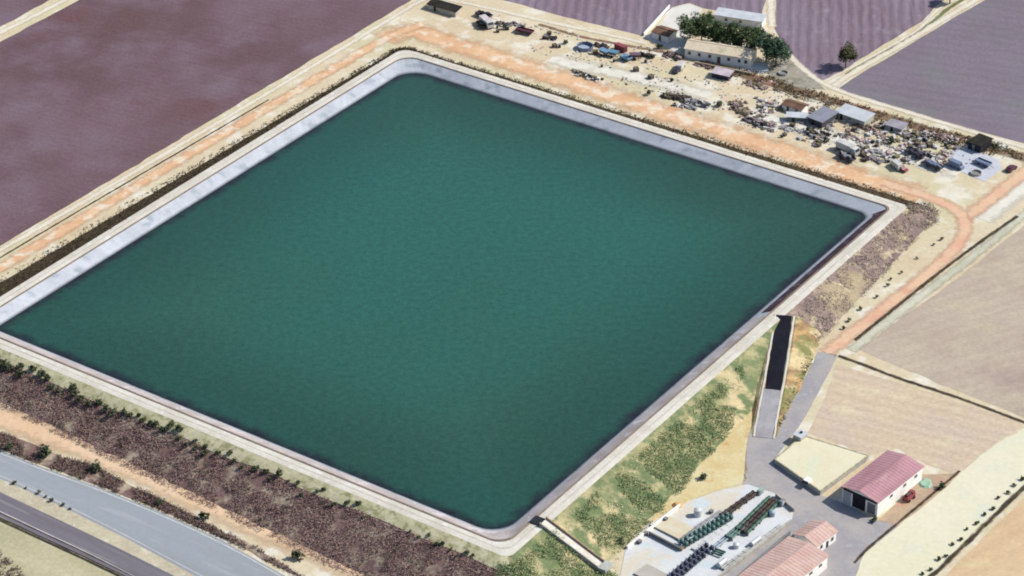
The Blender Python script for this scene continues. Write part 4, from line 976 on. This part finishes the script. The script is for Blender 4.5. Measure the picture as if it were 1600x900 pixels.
def truck(px, py, rz, cabm, boxm, label, L_=7.0, hh=2.6):
    r_ = root('truck', at(px, py), rz, label, 'truck')
    mb = MB(); mb.box((0, 0, .85), (L_+1.8, 1.0, .25)); mb.build('chassis', m_dark, r_)
    mb = MB(); mb.box((-.9, 0, 1.0+hh/2), (L_, 2.4, hh)); mb.build('cargo_box', boxm, r_)
    mb = MB(); mb.prism([(L_/2-.7, .6), (L_/2+1.1, .6), (L_/2+1.1, 1.6), (L_/2+.8, 2.6), (L_/2-.7, 2.7)], -1.15, 1.15); cb = mb.build('cab', cabm, r_)
    mb = MB(); mb.add([(L_/2+1.12, -1, 1.65), (L_/2+1.12, 1, 1.65), (L_/2+.86, .95, 2.5), (L_/2+.86, -.95, 2.5)], [(0, 1, 2, 3)]); mb.build('windscreen', m_glass, cb)
    for x in (-L_/2+.2, -L_/2+1.5, L_/2+.2):
        for y in (-1, 1): wheel(r_, x, y, .5, .35)
    return r_
def trailer(px, py, rz, mt, label, L_=7.0, load=None, cat='trailer'):
    r_ = root('trailer', at(px, py), rz, label, cat)
    mb = MB(); mb.box((0, 0, .95), (L_, 2.3, .18)); mb.build('deck', mt, r_)
    mb = MB()
    for y in (-1.12, 1.12): mb.box((0, y, 1.25), (L_, .06, .42))
    for x in (-L_/2+.03, L_/2-.03): mb.box((x, 0, 1.25), (.06, 2.18, .42))
    mb.build('side_board', mt, r_)
    mb = MB(); mb.cyl((L_/2, 0, .8), (L_/2+1.4, 0, .6), .07, n=6); mb.build('drawbar', m_metal, r_)
    if load: 
        mb = MB(); 
        for k in range(9): mb.box((random.uniform(-L_/2+.8, L_/2-.8), random.uniform(-.7, .7), 1.3+random.uniform(0, .4)), (random.uniform(.8, 2), random.uniform(.5, 1), random.uniform(.4, .8)), random.uniform(0, 3))
        mb.build('load', load, r_)
    for x in (-L_/4, L_/4):
        for y in (-.95, .95): wheel(r_, x, y, .42, .25)
    return r_
BA = ang((1300, 225), (1345, 245))
p_white = plain('white paint', (232, 230, 226), rough=.35, spec=.5, fine=.05); p_red = plain('dull red paint', (170, 80, 88), rough=.4, spec=.4); p_dk = plain('dark grey paint', (78, 74, 88), rough=.5)
p_mar = plain('maroon paint', (106, 60, 74), rough=.5); p_blue = plain('pale blue paint', (132, 168, 200), rough=.4, spec=.4); p_blueg = plain('grey blue paint', (132, 146, 176), rough=.5)
truck(1324, 238, BA, p_white, p_white, 'white box truck parked at the edge of the orange track', 5.6, 2.0)
trailer(1322, 250, BA, p_dk, 'dark low trailer alongside the white box truck', 6.0, m_metal)
trailer(1430, 244, BA, p_dk, 'dark grey trailer, upper one of the pair near the blue gravel', 6.5, p_dk)
trailer(1458, 262, BA, p_dk, 'dark grey trailer with metal load, lower one near the blue gravel', 6.5, p_blueg)
trailer(820, 52, ang((805, 47), (838, 55)), p_mar, 'maroon flatbed trailer below the left end of the top track', 6.0)
car(1580, 266, ang((1572, 270), (1590, 258)), p_mar, 'dark maroon car at the right edge of the yard')
car(1408, 266, BA, p_red, 'red and white car beside the orange track')
car(1400, 262, BA+2.8, p_white, 'white van parked against the red car', True)
car(1064, 107, R(70), p_white, 'white van with dark windows below the left end of the farmhouse', True)
car(1058, 112, R(60), p_dk, 'dark car beside the white van below the farmhouse')
truck(760, 40, ang((750, 30), (770, 48)), p_white, plain('off white box', (232, 222, 220)), 'off white box truck at the upper left of the yard', 4.6, 1.6)
trailer(756, 27, ang((742, 18), (772, 28)), p_dk, 'black trailer behind the off white box truck', 5.8, m_dark)
trailer(753, 42, ang((744, 32), (760, 48)), m_dark, 'black low trailer in front of the off white box truck', 4.6, m_dark)
trailer(1536, 258, BA, p_blueg, 'grey blue trailer on the blue gravel', 5.0)
car(1494, 262, BA, p_blueg, 'grey blue van at the left edge of the blue gravel', True)
trailer(978, 94, BA, p_blue, 'light blue cart, rightmost of the blue machines', 3.6, p_blue, 'cart')
def machine(px, py, rz, c_, label):
    return small('seed_hopper', label, 'farm machine', px, py, rz,
        [('hopper', lambda m_: m_.add([(-1.9,-1.1,1.9),(1.9,-1.1,1.9),(1.9,1.1,1.9),(-1.9,1.1,1.9),(-1.1,-.5,.7),(1.1,-.5,.7),(1.1,.5,.7),(-1.1,.5,.7)], [(0,1,5,4),(1,2,6,5),(2,3,7,6),(3,0,4,7),(7,6,5,4),(0,3,2,1)]), c_),
         ('frame', lambda m_: [m_.box((0, y, .6), (4.4, .12, .12)) for y in (-1, 1)]+[m_.box((x, 0, .6), (.12, 2.0, .12)) for x in (-1.8, 1.8)], m_dark),
         ('wheel', lambda m_: [m_.cyl((0, y-.12, .45), (0, y+.12, .45), .45, n=12) for y in (-1.3, 1.3)], plain_tyre)])
machine(944, 86, BA, p_blue, 'bright blue seed hopper in the middle of the blue machines')
machine(958, 88, BA+.3, plain('teal blue', (110, 156, 180)), 'teal blue seed hopper right of the bright blue one')
machine(992, 92, BA+.8, plain('purple grey', (120, 100, 116)), 'purple grey hopper at the right end of the blue machines')
small('round_tank', 'blue grey open round tank left of the blue machines', 'tank', 914, 76, 0,
      [('wall', lambda m_: [m_.box((math.cos(t_)*2.6, math.sin(t_)*2.6, .6), (.12, 1.42, 1.4), t_) for t_ in [k*2*math.pi/12 for k in range(12)]], p_blueg),
       ('floor', lambda m_: m_.cyl((0, 0, 0), (0, 0, .25), 2.5, n=16), plain('pale water', (186, 200, 216)))])
small('round_tank', 'white ring shaped trough at the right of the grey weedy corner', 'tank', 1224, 116, 0,
      [('wall', lambda m_: [m_.box((math.cos(t_)*1.5, math.sin(t_)*1.5, .35), (.15, .84, .8), t_) for t_ in [k*2*math.pi/12 for k in range(12)]], m_conc), ('floor', lambda m_: m_.cyl((0, 0, 0), (0, 0, .2), 1.45, n=14), m_metal)])
small('round_tank', 'pale round trough on the gravel near the red dirt road', 'tank', 1525, 272, 0,
      [('wall', lambda m_: [m_.box((math.cos(t_)*1.6, math.sin(t_)*1.6, .35), (.15, .9, .8), t_) for t_ in [k*2*math.pi/12 for k in range(12)]], m_conc), ('floor', lambda m_: m_.cyl((0, 0, 0), (0, 0, .2), 1.5, n=14), m_metal)])
small('container', 'dull red shipping container behind the blue machines', 'container', 970, 79, BA,
      [('body', lambda m_: [m_.box((0, 0, 1.1), (4.2, 1.8, 2.0))]+[m_.box((-2+k*.4, -.93, 1.1), (.15, .06, 1.8)) for k in range(11)], p_red), ('door', lambda m_: m_.box((2.13, 0, 1.1), (.06, 1.6, 1.8)), p_mar)])

# scrap heaps and oddments
sm = [plain('scrap brown', (122, 104, 92)), plain('scrap dark', (62, 56, 60)), plain('scrap pale', (236, 232, 226)), plain('scrap grey', (158, 154, 160)), plain('scrap pink', (196, 168, 164)), plain('scrap olive', (132, 126, 96))]
def heap(pa, pb, wd, n, h, mats, label, name='scrap_heap', cat='scrap heap', sz=(.5, 1.8)):
    a_, b_ = at(*pa), at(*pb); Lx = (b_-a_).length
    r_ = root(name, a_, math.atan2(b_.y-a_.y, b_.x-a_.x), label, cat)
    for mi, mt in enumerate(mats):
        mb = MB()
        for k in range(int(n*1.5)//len(mats)):
            x = random.uniform(0, Lx); y = random.gauss(0, wd*.35); e = max(.15, 1-abs(y)/(wd*.8))
            mb.box((x, y, h*e*random.uniform(.15, .75)), (random.uniform(*sz), random.uniform(.3, .9), random.uniform(.12, .6)), random.choice((0, 1.57, random.uniform(0, 3))), 0, random.uniform(-.4, .4), random.uniform(-.4, .4))
        mb.build('debris', mt, r_)
    return r_
m_tin = plain('dull tin', (196, 198, 200), rough=.4)
for pa, pb, wd, n, h, ms, lb in [
    ((895, 112), (938, 127), 1.6, 46, 1.1, (1, 5, 2), 'curved low heap of dark and pale scrap near the orange track'),
    ((1036, 150), (1078, 156), 2.4, 80, 1.5, (1, 5, 0), 'dark olive left half of the long scrap row'),
    ((1070, 158), (1108, 166), 3.0, 90, 1.2, (3, 2, 1), 'grey right half of the long scrap row'),
    ((1050, 164), (1088, 170), 1.8, 36, .6, (3, 2, 1), 'thin pale scrap in front of the long scrap row'),
    ((1146, 160), (1166, 182), 3.4, 60, 1.0, (0, 4, 5), 'brownish scrap heap left of the brown roofed hut'),
    ((1164, 186), (1210, 200), 3.2, 80, 1.0, (1, 4, 3), 'brown and grey scrap heap beside the orange track'),
    ((1040, 84), (1064, 92), 2.4, 46, 1.4, (0, 1, 4), 'dark scrap heap at the left end of the farmhouse'),
    ((1000, 86), (1022, 90), 1.6, 30, 1.3, (1, 0), 'dark narrow scrap heap left of the farmhouse heap'),
    ((850, 58), (868, 62), 1.6, 24, .9, (3, 1), 'small grey scrap heap below the dark weed strip'),
    ((775, 36), (800, 40), 1.6, 26, .9, (0, 3), 'brown and grey scrap below the top left track'),
    ((800, 36), (820, 42), 1.4, 22, .8, (0, 2), 'low pale brown scrap above the maroon trailer'),
    ((1440, 208), (1496, 222), 3.6, 90, 1.1, (1, 0, 4, 2), 'wide scrap heap below the track left of the black shed'),
    ((1340, 196), (1370, 206), 2.2, 34, .9, (0, 4), 'brown scrap heap behind the pale grey roofed shed'),
    ((1400, 208), (1436, 216), 2.0, 36, .7, (2, 0, 5), 'pale scrap strip left of the wide heap'),
    ((1346, 236), (1352, 252), 1.2, 20, 1.2, (1, 0), 'dark upright scrap at the rear of the white truck'),
    ((1360, 246), (1378, 256), 1.8, 26, .8, (4, 3), 'pinkish scrap between the white truck and the red car'),
    ((1366, 234), (1392, 246), 3.0, 40, .6, (2, 3), 'white and grey sheet scrap behind the red car'),
    ((1266, 204), (1296, 212), 2.0, 34, .8, (2, 5, 1), 'pale scrap between the olive bush and the white truck'),
    ((1316, 210), (1350, 222), 2.4, 40, .7, (2, 4), 'pale pink scrap behind the white truck'),
    ((1420, 232), (1460, 246), 2.0, 30, .9, (1, 3), 'dark scrap strip above the pair of dark trailers'),
    ((1548, 224), (1570, 232), 2.0, 30, 1.0, (2, 5), 'yellowish scrap right of the black shed'),
    ((1216, 198), (1256, 206), 2.6, 34, .4, (2, 3), 'flat white sheets left of the olive bush'),
    ((930, 70), (950, 76), 1.6, 26, 1.0, (0, 1), 'rusty scrap behind the bright blue hopper'),
    ((1085, 100), (1110, 106), 1.2, 20, .6, (0, 4), 'low brown scrap in front of the farmhouse wall'),
    ((1168, 128), (1196, 140), 2.6, 36, .6, (5, 4), 'olive scrap left of the hut under the weed strip')]:
    heap(pa, pb, wd, n, h, [sm[k] for k in ms], lb)
def scatter(name, label, pts, mts, smin, smax, cat):
    mb = MB()
    for p in pts:
        a_ = random.uniform(smin, smax); mb.box((p.x, p.y, p.z+a_*.15-.2), (a_, a_*random.uniform(.4, 1), a_*random.uniform(.25, .6)), random.uniform(0, 3), random.randrange(len(mts)), random.uniform(-.3, .3), random.uniform(-.3, .3))
    return tag(mb.build(name, mts), label, cat, kind='stuff')
yard = [(745, 14), (860, 44), (1030, 76), (1180, 118), (1330, 168), (1500, 216), (1590, 240), (1596, 262), (1500, 266), (1330, 236), (1190, 204), (1030, 158), (880, 100), (760, 50)]
scatter('rubble', 'loose pale and dark rubble spread over the farmyard between the tracks', poly_points(yard, 900, .0, .09, 21), [sm[2], sm[4], sm[3], sm[2], sm[0]], .2, .7, 'rubble')
scatter('rubble', 'dense pale rubble and boards in the right half of the scrapyard', poly_points([(1180, 150), (1330, 180), (1500, 222), (1480, 266), (1330, 244), (1180, 200)], 520, -.2, .12, 5), [sm[2], sm[2], sm[4], sm[3], sm[5]], .3, 1.8, 'rubble')
# barrels / crates scattered singly
def crate():
    r_ = root('crate', (0, 0, 0), 0, 'crate', 'crate'); mb = MB()
    for z in (.15, .5, .85): 
        for y in (-.55, .55): mb.box((0, y, z), (1.3, .08, .26))
        for x in (-.62, .62): mb.box((x, 0, z), (.08, 1.02, .26))
    mb.build('slats', sm[0], r_); mb = MB(); mb.box((0, 0, .5), (1.1, .95, .7)); mb.build('contents', sm[5], r_); return r_
def barrel():
    r_ = root('barrel', (0, 0, 0), 0, 'barrel', 'barrel'); mb = MB(); mb.cyl((0, 0, 0), (0, 0, 1.0), .4, n=12)
    for z in (.3, .65): mb.cyl((0, 0, z), (0, 0, z+.05), .43, n=12)
    mb.build('drum', sm[1], r_); mb = MB(); mb.cyl((0, 0, 1.003), (0, 0, 1.03), .36, n=12); mb.build('lid', m_metal, r_); return r_
PC, PB = Proto(crate, 1), Proto(barrel, 1)
for reg, n_, where in (([(1140, 176), (1230, 196), (1330, 214), (1330, 246), (1290, 236), (1200, 210)], 14, 'between the long scrap row and the white box truck'),
                       ([(1360, 222), (1480, 256), (1470, 270), (1360, 256)], 8, 'around the pair of dark trailers'),
                       ([(1330, 182), (1420, 204), (1420, 226), (1330, 204)], 8, 'behind the pale grey roofed shed'),
                       ([(1420, 204), (1500, 226), (1500, 240), (1420, 226)], 12, 'around the wide scrap heap by the black shed'),
                       ([(860, 70), (1040, 100), (1060, 130), (1000, 120), (880, 92)], 8, 'near the blue farm machines'),
                       ([(770, 30), (860, 52), (880, 74), (780, 56)], 8, 'near the maroon flatbed trailer')):
    for k, p in enumerate(poly_points(reg, n_)):
        pr_ = PC if k % 2 else PB
        p.z = gz(p.x, p.y)
        pr_.put(p, random.uniform(0, 3), random.uniform(.8, 1.3), ('wooden slatted crate ' if k % 2 else 'dark steel barrel ')+where, 'crate' if k % 2 else 'barrel', ('crates ' if k % 2 else 'barrels ')+where)

# guard rail of the lower carriageway and posts
gp = [at(*q) for q in ((-200, 716), (0, 812), (60, 840), (130, 872), (196, 904), (300, 957))]
gr = root('guard_rail', gp[0], 0, 'dark metal guard rail along the lower carriageway', 'guard rail'); o0 = gr.location
mb = MB()
for a_, b_ in zip(gp, gp[1:]):
    v = b_-a_; mb.box(tuple((a_+b_)/2-o0+Vector((0, 0, .65))), (v.length+.05, .12, .34), math.atan2(v.y, v.x), 0, 0, -math.asin(v.z/v.length))
mb.build('rail', plain('dull rail metal', (96, 92, 92)), gr)
tot = []
for a_, b_ in zip(gp, gp[1:]):
    n = int((b_-a_).length/4)
    tot += [a_.lerp(b_, k/n) for k in range(n)]
for p in tot[:95]:
    mb = MB(); q = p-o0; mb.box((q.x+.1, q.y-.1, q.z+.35), (.1, .1, .9)); mb.build('post', m_metal, gr)
# timber gate posts / farm boundary wall
wall('boundary_wall', 'low whitish wall along the curved edge of the farm concrete', (1006, 56), (1046, 12), 1.0, .3, m_whitewall)
wall('boundary_wall', 'low buff wall in front of the white farmhouse', (1086, 100), (1176, 118), .8, .3, plain('buff wall', (214, 192, 160)))
